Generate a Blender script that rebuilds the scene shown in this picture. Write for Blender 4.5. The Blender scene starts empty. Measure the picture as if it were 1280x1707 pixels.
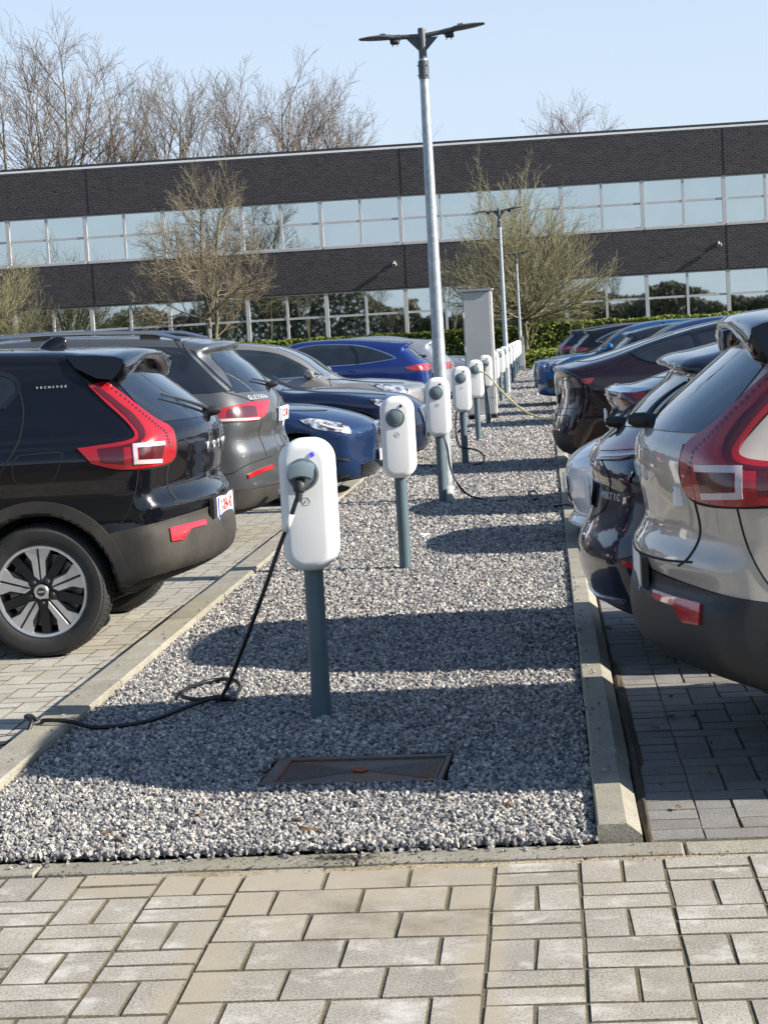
import bpy, bmesh, math, random
import numpy as np
from mathutils import Vector, Matrix
from mathutils.bvhtree import BVHTree

R = math.radians
rng = np.random.default_rng(7)
random.seed(7)
scene = bpy.context.scene
COL = scene.collection

# ------------------------------------------------------------------ camera
ROLL, PITCH, YAW = R(3.25), R(5.16), R(4.98)
fw = Vector((-math.sin(YAW)*math.cos(PITCH), math.cos(YAW)*math.cos(PITCH), -math.sin(PITCH)))
rt = Vector((math.cos(YAW), math.sin(YAW), 0)); up = rt.cross(fw)
cr = rt*math.cos(ROLL) - up*math.sin(ROLL); cu = up*math.cos(ROLL) + rt*math.sin(ROLL)
cam_d = bpy.data.cameras.new('camera'); cam = bpy.data.objects.new('camera', cam_d); COL.objects.link(cam)
cam.matrix_world = Matrix(((cr.x, cu.x, -fw.x, 0), (cr.y, cu.y, -fw.y, 0), (cr.z, cu.z, -fw.z, 1.6), (0, 0, 0, 1)))
cam_d.sensor_fit = 'VERTICAL'; cam_d.sensor_height = 36; cam_d.lens = 3225/1707*36
cam_d.clip_start = 0.1; cam_d.clip_end = 3000
scene.camera = cam

# ------------------------------------------------------------------ light
SUN = Vector((0.90, -0.142, 0.50)).normalized()
SUN_EL = math.asin(SUN.z); SUN_AZ = math.atan2(SUN.x, SUN.y)
world = bpy.data.worlds.new('World'); scene.world = world; world.use_nodes = True
wn, wl = world.node_tree.nodes, world.node_tree.links
wn.clear()
sky = wn.new('ShaderNodeTexSky'); sky.sky_type = 'NISHITA'; sky.sun_disc = False
sky.sun_elevation = SUN_EL; sky.sun_rotation = SUN_AZ; sky.air_density = 1.0; sky.dust_density = 0.25; sky.ozone_density = 2.2
bg = wn.new('ShaderNodeBackground'); bg.inputs[1].default_value = 0.088
wo = wn.new('ShaderNodeOutputWorld')
tc = wn.new('ShaderNodeTexCoord')
mp = wn.new('ShaderNodeMapping'); mp.inputs['Scale'].default_value = (1.6, 1.6, 5.0)
cn = wn.new('ShaderNodeTexNoise'); cn.inputs['Scale'].default_value = 2.2; cn.inputs['Detail'].default_value = 6; cn.inputs['Roughness'].default_value = .55
cramp = wn.new('ShaderNodeValToRGB'); cramp.color_ramp.elements[0].position = .50; cramp.color_ramp.elements[0].color = (0, 0, 0, 1)
cramp.color_ramp.elements[1].position = .80; cramp.color_ramp.elements[1].color = (.55, .55, .55, 1)
cmix = wn.new('ShaderNodeMixRGB'); cmix.inputs[2].default_value = (3.65, 4.30, 5.25, 1)
wl.new(tc.outputs['Generated'], mp.inputs[0]); wl.new(mp.outputs[0], cn.inputs['Vector']); wl.new(cn.outputs['Fac'], cramp.inputs[0])
hs = wn.new('ShaderNodeSeparateXYZ'); wl.new(tc.outputs['Generated'], hs.inputs[0])
hr = wn.new('ShaderNodeMapRange'); hr.interpolation_type = 'SMOOTHSTEP'; wl.new(hs.outputs[2], hr.inputs[0])   # milky air low over the horizon, all round
for i_, v_ in ((1, .08), (2, .40), (3, .90), (4, 0.0)): hr.inputs[i_].default_value = v_
hm_ = wn.new('ShaderNodeMath'); hm_.operation = 'MAXIMUM'; wl.new(hr.outputs[0], hm_.inputs[0]); wl.new(cramp.outputs[0], hm_.inputs[1]); wl.new(hm_.outputs[0], cmix.inputs[0]); wl.new(sky.outputs[0], cmix.inputs[1]); wl.new(cmix.outputs[0], bg.inputs[0]); wl.new(bg.outputs[0], wo.inputs[0])
sd = bpy.data.lights.new('sun', 'SUN'); sd.energy = 5.0; sd.angle = R(.53); sd.color = (1, .93, .82)
so = bpy.data.objects.new('sun', sd); COL.objects.link(so); so.rotation_euler = SUN.to_track_quat('Z', 'Y').to_euler(); so.location = (30, -5, 20)
scene.view_settings.view_transform = 'Standard'; scene.view_settings.look = 'None'
scene.view_settings.exposure = 1.08; scene.view_settings.gamma = 1; scene.view_settings.use_curve_mapping = False

# ------------------------------------------------------------------ helpers
def link(o, parent=None):
    COL.objects.link(o)
    if parent is not None: o.parent = parent
    return o
def tag(o, label=None, cat=None, group=None, kind=None):
    if label: o['label'] = label
    if cat: o['category'] = cat
    if group: o['group'] = group
    if kind: o['kind'] = kind
    return o
def empty(name, loc=(0, 0, 0), rz=0, label=None, cat=None, group=None):
    o = bpy.data.objects.new(name, None); o.location = loc; o.rotation_euler = (0, 0, rz); o.empty_display_size = .2
    link(o); return tag(o, label, cat, group)
def mesh_obj(name, v, f, mats, parent=None, smooth=False, mi=None, angle=None):
    me = bpy.data.meshes.new(name); me.from_pydata([tuple(map(float, p)) for p in v], [], [tuple(map(int, q)) for q in f])
    if not isinstance(mats, (list, tuple)): mats = [mats]
    for m in mats: me.materials.append(m)
    if mi is not None: me.polygons.foreach_set('material_index', np.asarray(mi, dtype=np.int32))
    if smooth or angle:
        me.polygons.foreach_set('use_smooth', np.ones(len(me.polygons), dtype=bool))
        if angle: me.set_sharp_from_angle(angle=R(angle))
    me.update()
    return link(bpy.data.objects.new(name, me), parent)
def np_obj(name, V, Q, mats, parent=None, smooth=True, mi=None, angle=None):
    """fast path: V (n,3), Q (m,k) arrays with one polygon size"""
    V = np.ascontiguousarray(V, dtype=np.float32); Q = np.ascontiguousarray(Q, dtype=np.int32)
    me = bpy.data.meshes.new(name); n, k = Q.shape
    me.vertices.add(len(V)); me.vertices.foreach_set('co', V.ravel())
    me.loops.add(n*k); me.loops.foreach_set('vertex_index', Q.ravel())
    me.polygons.add(n); me.polygons.foreach_set('loop_start', np.arange(0, n*k, k, dtype=np.int32))
    if not isinstance(mats, (list, tuple)): mats = [mats]
    for m in mats: me.materials.append(m)
    if mi is not None: me.polygons.foreach_set('material_index', np.asarray(mi, dtype=np.int32))
    me.polygons.foreach_set('use_smooth', np.full(n, smooth, dtype=bool))
    me.update(calc_edges=True)
    if angle: me.set_sharp_from_angle(angle=R(angle))
    me.validate()
    return link(bpy.data.objects.new(name, me), parent)

class MB:
    """collects simple shapes into one mesh"""
    def __init__(s): s.v, s.f, s.m = [], [], []
    def add(s, v, f, m=0):
        o = len(s.v); s.v += [tuple(p) for p in v]; s.f += [tuple(i+o for i in q) for q in f]; s.m += [m]*len(f)
    def box(s, a, b, m=0, M=None, bev=0):
        x0, y0, z0 = a; x1, y1, z1 = b
        if bev:
            v = []
            for z, i in ((z0, bev), (z0+bev, 0), (z1-bev, 0), (z1, bev)):
                j = bev if i == 0 else bev*1.3
                X0, X1, Y0, Y1 = x0+i, x1-i, y0+i, y1-i; c = bev
                v += [(X0+c, Y0, z), (X1-c, Y0, z), (X1, Y0+c, z), (X1, Y1-c, z), (X1-c, Y1, z), (X0+c, Y1, z), (X0, Y1-c, z), (X0, Y0+c, z)]
            f = [tuple(range(7, -1, -1)), tuple(range(24, 32))]
            for k in range(3):
                for i in range(8): f.append((k*8+i, k*8+(i+1) % 8, k*8+8+(i+1) % 8, k*8+8+i))
        else:
            v = [(x0, y0, z0), (x1, y0, z0), (x1, y1, z0), (x0, y1, z0), (x0, y0, z1), (x1, y0, z1), (x1, y1, z1), (x0, y1, z1)]
            f = [(3, 2, 1, 0), (4, 5, 6, 7), (0, 1, 5, 4), (1, 2, 6, 5), (2, 3, 7, 6), (3, 0, 4, 7)]
        if M is not None: v = [tuple(M @ Vector(p)) for p in v]
        s.add(v, f, m)
    def tube(s, pts, r, n=8, m=0, cap=True):
        pts = [Vector(p) for p in pts]; rr = r if hasattr(r, '__len__') else [r]*len(pts)
        v, f = [], []; a = None
        for i, p in enumerate(pts):
            t = (pts[min(i+1, len(pts)-1)] - pts[max(i-1, 0)]).normalized()
            if a is None:
                a = t.orthogonal().normalized()
            a = (a - t*a.dot(t)).normalized(); b = t.cross(a)
            for k in range(n):
                w = 2*math.pi*k/n; v.append(p + (a*math.cos(w) + b*math.sin(w))*rr[i])
        for i in range(len(pts)-1):
            for k in range(n): f.append((i*n+k, i*n+(k+1) % n, (i+1)*n+(k+1) % n, (i+1)*n+k))
        if cap: f.append(tuple(range(n-1, -1, -1))); f.append(tuple(range((len(pts)-1)*n, len(pts)*n)))
        s.add(v, f, m)
    def lathe(s, prof, axis='z', n=32, c=(0, 0, 0), m=0, cap=False):
        v, f = [], []
        for (r, h) in prof:
            for k in range(n):
                w = 2*math.pi*k/n; a, b = r*math.cos(w), r*math.sin(w)
                p = {'z': (a, b, h), 'y': (a, h, b), 'x': (h, a, b)}[axis]
                v.append((p[0]+c[0], p[1]+c[1], p[2]+c[2]))
        flip = axis == 'y'
        for i in range(len(prof)-1):
            for k in range(n):
                q = (i*n+k, i*n+(k+1) % n, (i+1)*n+(k+1) % n, (i+1)*n+k); f.append(q[::-1] if flip else q)
        if cap:
            a = tuple(range(n-1, -1, -1)); b = tuple(range((len(prof)-1)*n, len(prof)*n))
            f += [a[::-1], b[::-1]] if flip else [a, b]
        s.add(v, f, m)
    def prism(s, poly, h0, h1, axis='z', m=0, M=None):
        n = len(poly); v = []
        for h in (h0, h1):
            for (a, b) in poly: v.append({'z': (a, b, h), 'y': (a, h, b), 'x': (h, a, b)}[axis])
        f = [tuple(range(n-1, -1, -1)), tuple(range(n, 2*n))] + [(i, (i+1) % n, n+(i+1) % n, n+i) for i in range(n)]
        if axis == 'y': f = [q[::-1] for q in f]
        if M is not None: v = [tuple(M @ Vector(p)) for p in v]
        s.add(v, f, m)
    def obj(s, name, mats, parent=None, smooth=False, angle=None):
        return mesh_obj(name, s.v, s.f, mats, parent, smooth, s.m, angle)

def smooth_path(pts, n=8):
    P = [np.array(p, float) for p in pts]; out = []
    for i in range(len(P)-1):
        p0, p1, p2, p3 = P[max(i-1, 0)], P[i], P[i+1], P[min(i+2, len(P)-1)]
        for k in range(n):
            t = k/n
            out.append(.5*((2*p1) + (-p0+p2)*t + (2*p0-5*p1+4*p2-p3)*t*t + (-p0+3*p1-3*p2+p3)*t**3))
    out.append(P[-1]); return out

# ------------------------------------------------------------------ materials
def new_mat(name):
    m = bpy.data.materials.new(name); m.use_nodes = True
    nt = m.node_tree; return m, nt, nt.nodes['Principled BSDF']
def noise(nt, scale, detail=5, rough=.55, coord='Object', stretch=None):
    t = nt.nodes.new('ShaderNodeTexCoord'); n = nt.nodes.new('ShaderNodeTexNoise')
    n.inputs['Scale'].default_value = scale; n.inputs['Detail'].default_value = detail; n.inputs['Roughness'].default_value = rough
    if stretch:
        mp = nt.nodes.new('ShaderNodeMapping'); mp.inputs['Scale'].default_value = stretch
        nt.links.new(t.outputs[coord], mp.inputs[0]); nt.links.new(mp.outputs[0], n.inputs['Vector'])
    else: nt.links.new(t.outputs[coord], n.inputs['Vector'])
    return n.outputs['Fac']
def ramp(nt, src, stops):
    r = nt.nodes.new('ShaderNodeValToRGB'); e = r.color_ramp.elements
    while len(e) < len(stops): e.new(.5)
    for i, (p, c) in enumerate(stops):
        e[i].position = p; e[i].color = (c[0], c[1], c[2], 1) if hasattr(c, '__len__') else (c, c, c, 1)
    nt.links.new(src, r.inputs[0]); return r.outputs[0]
def mixc(nt, a, b, fac, mode='MIX'):
    x = nt.nodes.new('ShaderNodeMixRGB'); x.blend_type = mode
    for i, s in ((1, a), (2, b), (0, fac)):
        if hasattr(s, 'links') or hasattr(s, 'is_linked'): nt.links.new(s, x.inputs[i])
        elif i == 0: x.inputs[0].default_value = s
        else: x.inputs[i].default_value = (*s, 1)
    return x.outputs[0]
def bump(nt, bs, src, strength=.3, dist=.01):
    b = nt.nodes.new('ShaderNodeBump'); b.inputs['Strength'].default_value = strength; b.inputs['Distance'].default_value = dist
    nt.links.new(src, b.inputs['Height']); nt.links.new(b.outputs[0], bs.inputs['Normal'])
def simple(name, c, rough=.5, metal=0, var=.15, scale=6, coat=0, spec=.5, bmp=0):
    m, nt, b = new_mat(name)
    f = noise(nt, scale)
    lo = tuple(x*(1-var) for x in c); hi = tuple(min(1, x*(1+var)) for x in c)
    nt.links.new(ramp(nt, f, [(.3, lo), (.7, hi)]), b.inputs['Base Color'])
    b.inputs['Roughness'].default_value = rough; b.inputs['Metallic'].default_value = metal
    b.inputs['Coat Weight'].default_value = coat; b.inputs['Coat Roughness'].default_value = .04
    b.inputs['Specular IOR Level'].default_value = spec
    if bmp: bump(nt, b, noise(nt, scale*12), bmp, .004)
    return m
def paint(name, c, metal=.35, rough=.32, dust=.04, dustc=(.16, .14, .12)):
    m, nt, b = new_mat(name)
    t = nt.nodes.new('ShaderNodeTexCoord')
    fl = nt.nodes.new('ShaderNodeTexNoise'); fl.inputs['Scale'].default_value = 900; fl.inputs['Detail'].default_value = 1
    nt.links.new(t.outputs['Object'], fl.inputs['Vector'])
    base = ramp(nt, fl.outputs['Fac'], [(.35, tuple(x*.85 for x in c)), (.65, tuple(min(1, x*1.15) for x in c))])
    d1 = noise(nt, 3.0, 8, .65); d2 = noise(nt, 9, 6, .7, stretch=(1, 1, .25))
    dm = mixc(nt, d1, d2, .5, 'MULTIPLY')
    dr = ramp(nt, dm, [(.18, 0), (.55, dust)])
    nt.links.new(mixc(nt, base, dustc, dr), b.inputs['Base Color'])
    rr = ramp(nt, dm, [(.15, rough), (.6, min(1, rough+.15))]); nt.links.new(rr, b.inputs['Roughness'])
    cr_ = ramp(nt, dm, [(.15, .02), (.55, .06+dust*.25)]); nt.links.new(cr_, b.inputs['Coat Roughness'])
    b.inputs['Metallic'].default_value = metal; b.inputs['Coat Weight'].default_value = 1; b.inputs['Specular IOR Level'].default_value = .1
    return m
def glass(name, c=(.012, .015, .02), rough=.02):
    m, nt, b = new_mat(name)
    f = noise(nt, 5, 6)
    nt.links.new(ramp(nt, f, [(.3, tuple(x*.8 for x in c)), (.75, tuple(x*1.3+.003 for x in c))]), b.inputs['Base Color'])
    nt.links.new(ramp(nt, noise(nt, 2.5, 6), [(.35, rough), (.75, rough+.05)]), b.inputs['Roughness'])
    b.inputs['IOR'].default_value = 1.6; b.inputs['Coat Weight'].default_value = .6; b.inputs['Coat Roughness'].default_value = .02
    return m

M = {}
M['rubber'] = simple('rubber', (.022, .021, .02), .75, bmp=.25, scale=9, var=.3)
M['black_plastic'] = simple('black_plastic', (.02, .02, .021), .55, scale=14, var=.25)
M['gloss_black'] = simple('gloss_black', (.006, .006, .007), .12, coat=1)
M['seam'] = simple('seam', (.004, .004, .004), .8)
M['under'] = simple('under', (.008, .008, .008), .9)
M['chrome'] = simple('chrome', (.75, .76, .78), .12, 1, var=.04)
M['badge'] = simple('badge_chrome', (.78, .79, .80), .28, .25, var=.03)
M['satin'] = simple('satin_metal', (.62, .63, .65), .3, 1, var=.05)
M['machined'] = simple('machined_alloy', (.6, .6, .6), .28, .8, var=.06, scale=40)
M['dark_alloy'] = simple('dark_alloy', (.02, .02, .022), .3, .3)
M['brake'] = simple('brake_disc', (.25, .25, .26), .4, .9)
M['glass'] = glass('car_glass')
M['glass_clear'] = glass('windscreen_glass', (.02, .028, .034))
M['cloth'] = simple('seat_cloth', (.012, .012, .013), .9)
def lens(name, c, rough=.08):
    m, nt, b = new_mat(name)
    t = nt.nodes.new('ShaderNodeTexCoord'); w = nt.nodes.new('ShaderNodeTexWave'); w.inputs['Scale'].default_value = 28; w.inputs['Distortion'].default_value = .6
    w.bands_direction = 'Z'
    nt.links.new(t.outputs['Object'], w.inputs['Vector'])
    nt.links.new(ramp(nt, w.outputs['Fac'], [(.1, tuple(x*.86 for x in c)), (.8, c)]), b.inputs['Base Color'])
    b.inputs['Roughness'].default_value = .25; b.inputs['Coat Weight'].default_value = 1; b.inputs['Coat Roughness'].default_value = .02
    return m
M['red_lens'] = lens('red_lens', (.33, .007, .013))
M['dark_red'] = lens('dark_red_lens', (.075, .004, .007))
M['reflector'] = simple('reflector', (.38, .012, .02), .2, coat=1, scale=60)
M['white_lens'] = simple('white_lens', (.50, .43, .44), .2, coat=1, var=.05)
M['smoke_lens'] = lens('smoke_lens', (.12, .11, .12))
m, nt, b = new_mat('headlamp'); v = nt.nodes.new('ShaderNodeTexNoise'); v.inputs['Scale'].default_value = 13; v.inputs['Detail'].default_value = 2
t = nt.nodes.new('ShaderNodeTexCoord'); nt.links.new(t.outputs['Object'], v.inputs['Vector'])
nt.links.new(ramp(nt, v.outputs['Fac'], [(.38, (.04, .04, .045)), (.5, (.42, .43, .45)), (.62, (.85, .87, .9))]), b.inputs['Base Color'])
b.inputs['Roughness'].default_value = .15; b.inputs['Metallic'].default_value = .6; b.inputs['Coat Weight'].default_value = 1; M['headlamp'] = m
M['plate_white'] = simple('plate_white', (.82, .81, .78), .35, var=.03)
M['plate_red'] = simple('plate_red', (.32, .015, .02), .5)
M['plate_blue'] = simple('plate_blue', (.10, .30, .62), .35)
M['eu_blue'] = simple('eu_blue', (.02, .05, .35), .35)
# charger and lamp
M['shell'] = simple('charger_white', (.80, .80, .775), .32, var=.025, scale=4, coat=.3)
M['shell_grey'] = simple('charger_back', (.46, .48, .50), .35, var=.04)
M['slate'] = simple('slate_paint', (.085, .125, .145), .42, var=.12, scale=5)
M['cover'] = simple('socket_cover', (.12, .155, .17), .35, var=.06)
M['cable'] = simple('cable_black', (.008, .008, .009), .45)
M['cable_y'] = simple('cable_yellow', (.62, .56, .22), .5, var=.06)
M['mark'] = simple('print_grey', (.35, .36, .36), .5)
m, nt, b = new_mat('led_blue'); b.inputs['Base Color'].default_value = (.05, .03, .6, 1); b.inputs['Emission Color'].default_value = (.05, .03, 1, 1); b.inputs['Emission Strength'].default_value = .9; M['led'] = m
M['led_off'] = simple('led_off', (.015, .015, .017), .25)
m, nt, b = new_mat('galvanised')
v = nt.nodes.new('ShaderNodeTexVoronoi'); v.inputs['Scale'].default_value = 22
t = nt.nodes.new('ShaderNodeTexCoord'); nt.links.new(t.outputs['Object'], v.inputs['Vector'])
a = ramp(nt, v.outputs['Color'], [(.2, (.30, .335, .36)), (.8, (.43, .465, .49))])
nt.links.new(mixc(nt, a, (.30, .33, .35), ramp(nt, noise(nt, 3, 6, .6, stretch=(1, 1, 5)), [(.4, 0), (.75, .7)])), b.inputs['Base Color'])
b.inputs['Metallic'].default_value = .55; b.inputs['Roughness'].default_value = .48; M['galv'] = m
M['lamp_grey'] = simple('lamp_grey', (.085, .088, .095), .45, .2, var=.12)
m, nt, b = new_mat('steel_cabinet')
f = noise(nt, 2.2, 7, .65, stretch=(1, 1, .5)); nt.links.new(ramp(nt, f, [(.3, (.37, .37, .368)), (.7, (.46, .458, .452))]), b.inputs['Base Color'])
b.inputs['Metallic'].default_value = .2; b.inputs['Roughness'].default_value = .5; M['cab'] = m
M['cab_edge'] = simple('cabinet_edge', (.33, .33, .33), .45, .4)
# ground
def concrete(name, c1, c2, stain=(.30, .25, .17), st=.5, scale=5, per_obj=.12, bmp=.35, grey=None, sand=False):
    m, nt, b = new_mat(name)
    g = nt.nodes.new('ShaderNodeNewGeometry')
    def nz(s, d=6, r=.6):
        n = nt.nodes.new('ShaderNodeTexNoise'); n.inputs['Scale'].default_value = s; n.inputs['Detail'].default_value = d; n.inputs['Roughness'].default_value = r
        nt.links.new(g.outputs['Position'], n.inputs['Vector']); return n.outputs['Fac']
    base = ramp(nt, nz(scale), [(.3, c1), (.7, c2)])
    grain = ramp(nt, nz(170, 3, .75), [(.36, .45), (.52, .98), (.68, 1.35)])
    base = mixc(nt, base, grain, 1, 'MULTIPLY')
    oi = nt.nodes.new('ShaderNodeObjectInfo')
    tint = ramp(nt, oi.outputs['Random'], [(0, 1-per_obj), (.5, 1), (1, 1+per_obj)]); base = mixc(nt, base, tint, 1, 'MULTIPLY')
    if grey:
        ww = ramp(nt, nz(1.1*scale, 7, .7), [(.52, 0), (.66, .7)]); base = mixc(nt, base, grey, ww)
    sm = ramp(nt, nz(1.7, 7, .7), [(.50, 0), (.66, st)]); base = mixc(nt, base, stain, sm)
    if sand:   # sand washed in along the kerb and the straight joint
        sx = nt.nodes.new('ShaderNodeSeparateXYZ'); nt.links.new(g.outputs['Position'], sx.inputs[0])
        def mr(o, a, b_):
            q = nt.nodes.new('ShaderNodeMapRange'); q.interpolation_type = 'SMOOTHSTEP'; q.inputs[1].default_value = a; q.inputs[2].default_value = b_; nt.links.new(o, q.inputs[0]); return q.outputs[0]
        def mt(op, a, b_):
            q = nt.nodes.new('ShaderNodeMath'); q.operation = op; q.use_clamp = True
            for i, w in enumerate((a, b_)):
                if hasattr(w, 'links'): nt.links.new(w, q.inputs[i])
                else: q.inputs[i].default_value = w
            return q.outputs[0]
        A = mt('MULTIPLY', mr(sx.outputs['Y'], 5.30, 5.66), mt('MULTIPLY', mr(sx.outputs['X'], -.15, -.5), mr(sx.outputs['X'], -1.7, -1.35)))
        B = mt('MULTIPLY', mr(sx.outputs['X'], -.36, -.24), mr(sx.outputs['X'], -.10, -.22)); D = mt('MULTIPLY', mr(sx.outputs['X'], -1.12, -1.0), mr(sx.outputs['X'], -.80, -.92))
        C_ = mt('MULTIPLY', mr(sx.outputs['Y'], 4.7, 5.2), mt('MULTIPLY', mr(sx.outputs['X'], -.1, -.3), mr(sx.outputs['X'], -1.05, -.85)))
        ms = mt('MAXIMUM', A, mt('MAXIMUM', mt('MULTIPLY', B, .68), mt('MAXIMUM', mt('MULTIPLY', D, .62), mt('MULTIPLY', C_, .55))))
        n_ = nz(4.2, 9, .72); sm_ = ramp(nt, mt('ADD', mt('MULTIPLY', ms, .78), mt('SUBTRACT', n_, .42)), [(.335, 0), (.58, .85)])
        base = mixc(nt, base, (.335, .29, .22), sm_)
        dk = ramp(nt, mt('MULTIPLY', nz(2.6, 8, .7), mt('ADD', C_, .55)), [(.50, 0), (.66, .55)]); base = mixc(nt, base, (.15, .125, .09), dk)
    nt.links.new(base, b.inputs['Base Color']); b.inputs['Roughness'].default_value = .88
    b.inputs['Specular IOR Level'].default_value = .25
    bump(nt, b, nz(130, 4, .8), bmp, .006)
    return m
M['paver'] = concrete('paver', (.29, .265, .225), (.39, .36, .31), st=.25, grey=(.54, .52, .475), sand=True)
M['paver_lot'] = concrete('paver_lot', (.34, .32, .275), (.43, .41, .36), stain=(.33, .28, .2), st=.3)
M['paver_dark'] = concrete('paver_dark', (.19, .185, .175), (.27, .26, .245), stain=(.2, .17, .12), st=.4)
M['kerb'] = concrete('kerb', (.25, .232, .185), (.34, .318, .262), stain=(.27, .25, .17), st=.5, bmp=.25)
M['sand'] = concrete('sand', (.30, .245, .165), (.44, .37, .26), stain=(.16, .12, .07), st=.35, per_obj=0, bmp=.5)
M['joint'] = concrete('joint', (.095, .08, .056), (.17, .142, .098), stain=(.09, .09, .035), st=.5, per_obj=0, scale=9)
M['soil'] = concrete('soil', (.07, .055, .038), (.16, .125, .08), stain=(.05, .055, .02), st=.5, per_obj=0)
M['far_ground'] = concrete('far_ground', (.10, .11, .06), (.16, .155, .10), st=.3, per_obj=0, scale=.7)
M['grass'] = simple('grass', (.06, .095, .025), .9, var=.4, scale=3)
m, nt, b = new_mat('stone')
oi = nt.nodes.new('ShaderNodeObjectInfo')
c = ramp(nt, oi.outputs['Random'], [(0, (.09, .088, .094)), (.25, (.185, .181, .183)), (.5, (.275, .267, .263)), (.72, (.37, .348, .322)), (.92, (.48, .435, .375)), (1, (.60, .58, .55))])
f = noise(nt, 60, 3); nt.links.new(mixc(nt, c, ramp(nt, f, [(.3, .7), (.7, 1.2)]), 1, 'MULTIPLY'), b.inputs['Base Color'])
b.inputs['Roughness'].default_value = .8; b.inputs['Specular IOR Level'].default_value = .3; M['stone'] = m
M['gravel_bed'] = simple('gravel_bed', (.13, .125, .125), .95, var=.45, scale=70)
m, nt, b = new_mat('rust_plate')
f1 = noise(nt, 5, 7, .7); f2 = noise(nt, 40, 4)
c = ramp(nt, f1, [(.35, (.085, .08, .075)), (.5, (.12, .095, .075)), (.62, (.16, .07, .03)), (.72, (.24, .09, .03))])
nt.links.new(mixc(nt, c, ramp(nt, f2, [(.3, .65), (.7, 1.2)]), 1, 'MULTIPLY'), b.inputs['Base Color'])
b.inputs['Roughness'].default_value = .6; b.inputs['Metallic'].default_value = .35; M['rust'] = m
M['rust_edge'] = simple('rust_edge', (.30, .09, .035), .75, var=.4, scale=25)
# building
m, nt, b = new_mat('brick_dark')
g = nt.nodes.new('ShaderNodeNewGeometry'); 
wn_ = nt.nodes.new('ShaderNodeTexWhiteNoise'); sn = nt.nodes.new('ShaderNodeVectorMath'); sn.operation = 'SNAP'; sn.inputs[1].default_value = (.25, 5, .0945)
nt.links.new(g.outputs['Position'], sn.inputs[0]); nt.links.new(sn.outputs[0], wn_.inputs['Vector'])
nt.links.new(ramp(nt, wn_.outputs['Value'], [(0, (.053, .045, .049)), (.6, (.064, .055, .059)), (1, (.078, .066, .070))]), b.inputs['Base Color'])
b.inputs['Roughness'].default_value = .55; M['brick'] = m
M['mortar'] = simple('mortar', (.30, .275, .28), .9, var=.2, scale=2)
M['dark_fascia'] = simple('dark_fascia', (.03, .031, .035), .5)
M['white_trim'] = simple('white_trim', (.78, .78, .78), .4, var=.05)
M['alu'] = simple('window_alu', (.50, .49, .49), .4, .25, var=.06, scale=2)
m, nt, b = new_mat('solar_glass')
b.inputs['Metallic'].default_value = 1; b.inputs['Roughness'].default_value = .015
nt.links.new(ramp(nt, noise(nt, .8, 3), [(.3, (.57, .625, .605)), (.7, (.62, .67, .65))]), b.inputs['Base Color'])
bump(nt, b, noise(nt, .35, 2, .4), .012, .25); M['solar'] = m
# plants
def bark(name, c, c2, scale=6):
    m, nt, b = new_mat(name)
    nt.links.new(ramp(nt, noise(nt, scale, 6), [(.3, c), (.7, c2)]), b.inputs['Base Color']); b.inputs['Roughness'].default_value = .9; b.inputs['Specular IOR Level'].default_value = .15
    return m
M['bark'] = bark('bark', (.10, .09, .06), (.20, .185, .12))
M['twig_green'] = bark('twig_green', (.16, .15, .085), (.30, .28, .175), 2)
M['twig_red'] = bark('twig_red', (.14, .115, .08), (.27, .235, .165), .8)
M['twig_far'] = bark('twig_far', (.12, .095, .078), (.23, .19, .155), .6)
M['bark_far'] = bark('bark_far', (.11, .10, .075), (.22, .20, .155))
def leafm(name, c1, c2):
    m, nt, b = new_mat(name)
    nt.links.new(ramp(nt, noise(nt, 5, 6, .7), [(.3, c1), (.7, c2)]), b.inputs['Base Color']); b.inputs['Roughness'].default_value = .7
    b.inputs['Specular IOR Level'].default_value = .2
    return m
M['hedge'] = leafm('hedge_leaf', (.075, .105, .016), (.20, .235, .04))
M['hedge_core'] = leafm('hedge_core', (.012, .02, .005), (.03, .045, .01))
M['white_trim2'] = simple('road_paint', (.62, .61, .58), .7, var=.15, scale=30)
M['leaf_dry'] = simple('dry_leaf', (.13, .075, .04), .8, var=.4)
M['paper'] = simple('paper', (.8, .8, .8), .7, var=.05)
M['camera_white'] = simple('fitting_white', (.6, .58, .5), .5)

# ------------------------------------------------------------------ the setting
def sheet(name, x0, x1, y0, y1, z, mat, kind='structure'):
    o = mesh_obj(name, [(x0, y0, z), (x1, y0, z), (x1, y1, z), (x0, y1, z)], [(0, 1, 2, 3)], mat)
    return tag(o, kind=kind)
ground = sheet('ground', -900, 900, -500, 1500, -.16, M['far_ground'])
lot_l = sheet('parking_lot', -60, -2.235, 5.76, 79, -.005, M['joint'])
lot_r = sheet('parking_lot', .24, 60, 5.76, 79, -.005, M['joint'])
lane = sheet('lane', -60, 60, 2.9, 5.74, -.003, M['joint'])
M['asphalt'] = simple('asphalt', (.05, .05, .052), .85, var=.25, scale=20)
added_road = sheet('added_road', -200, 200, -9, 2.89, -.006, M['asphalt'])  # unseen dark ground added behind the camera to darken car reflections
added_verge = sheet('added_verge', -400, 400, -400, -9.01, -.02, M['grass'])  # also added out of view, keeps reflections and bounce light dark
strip_base = sheet('planting_strip', -2.06, .09, 5.9, 78, -.03, M['soil'])

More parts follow.
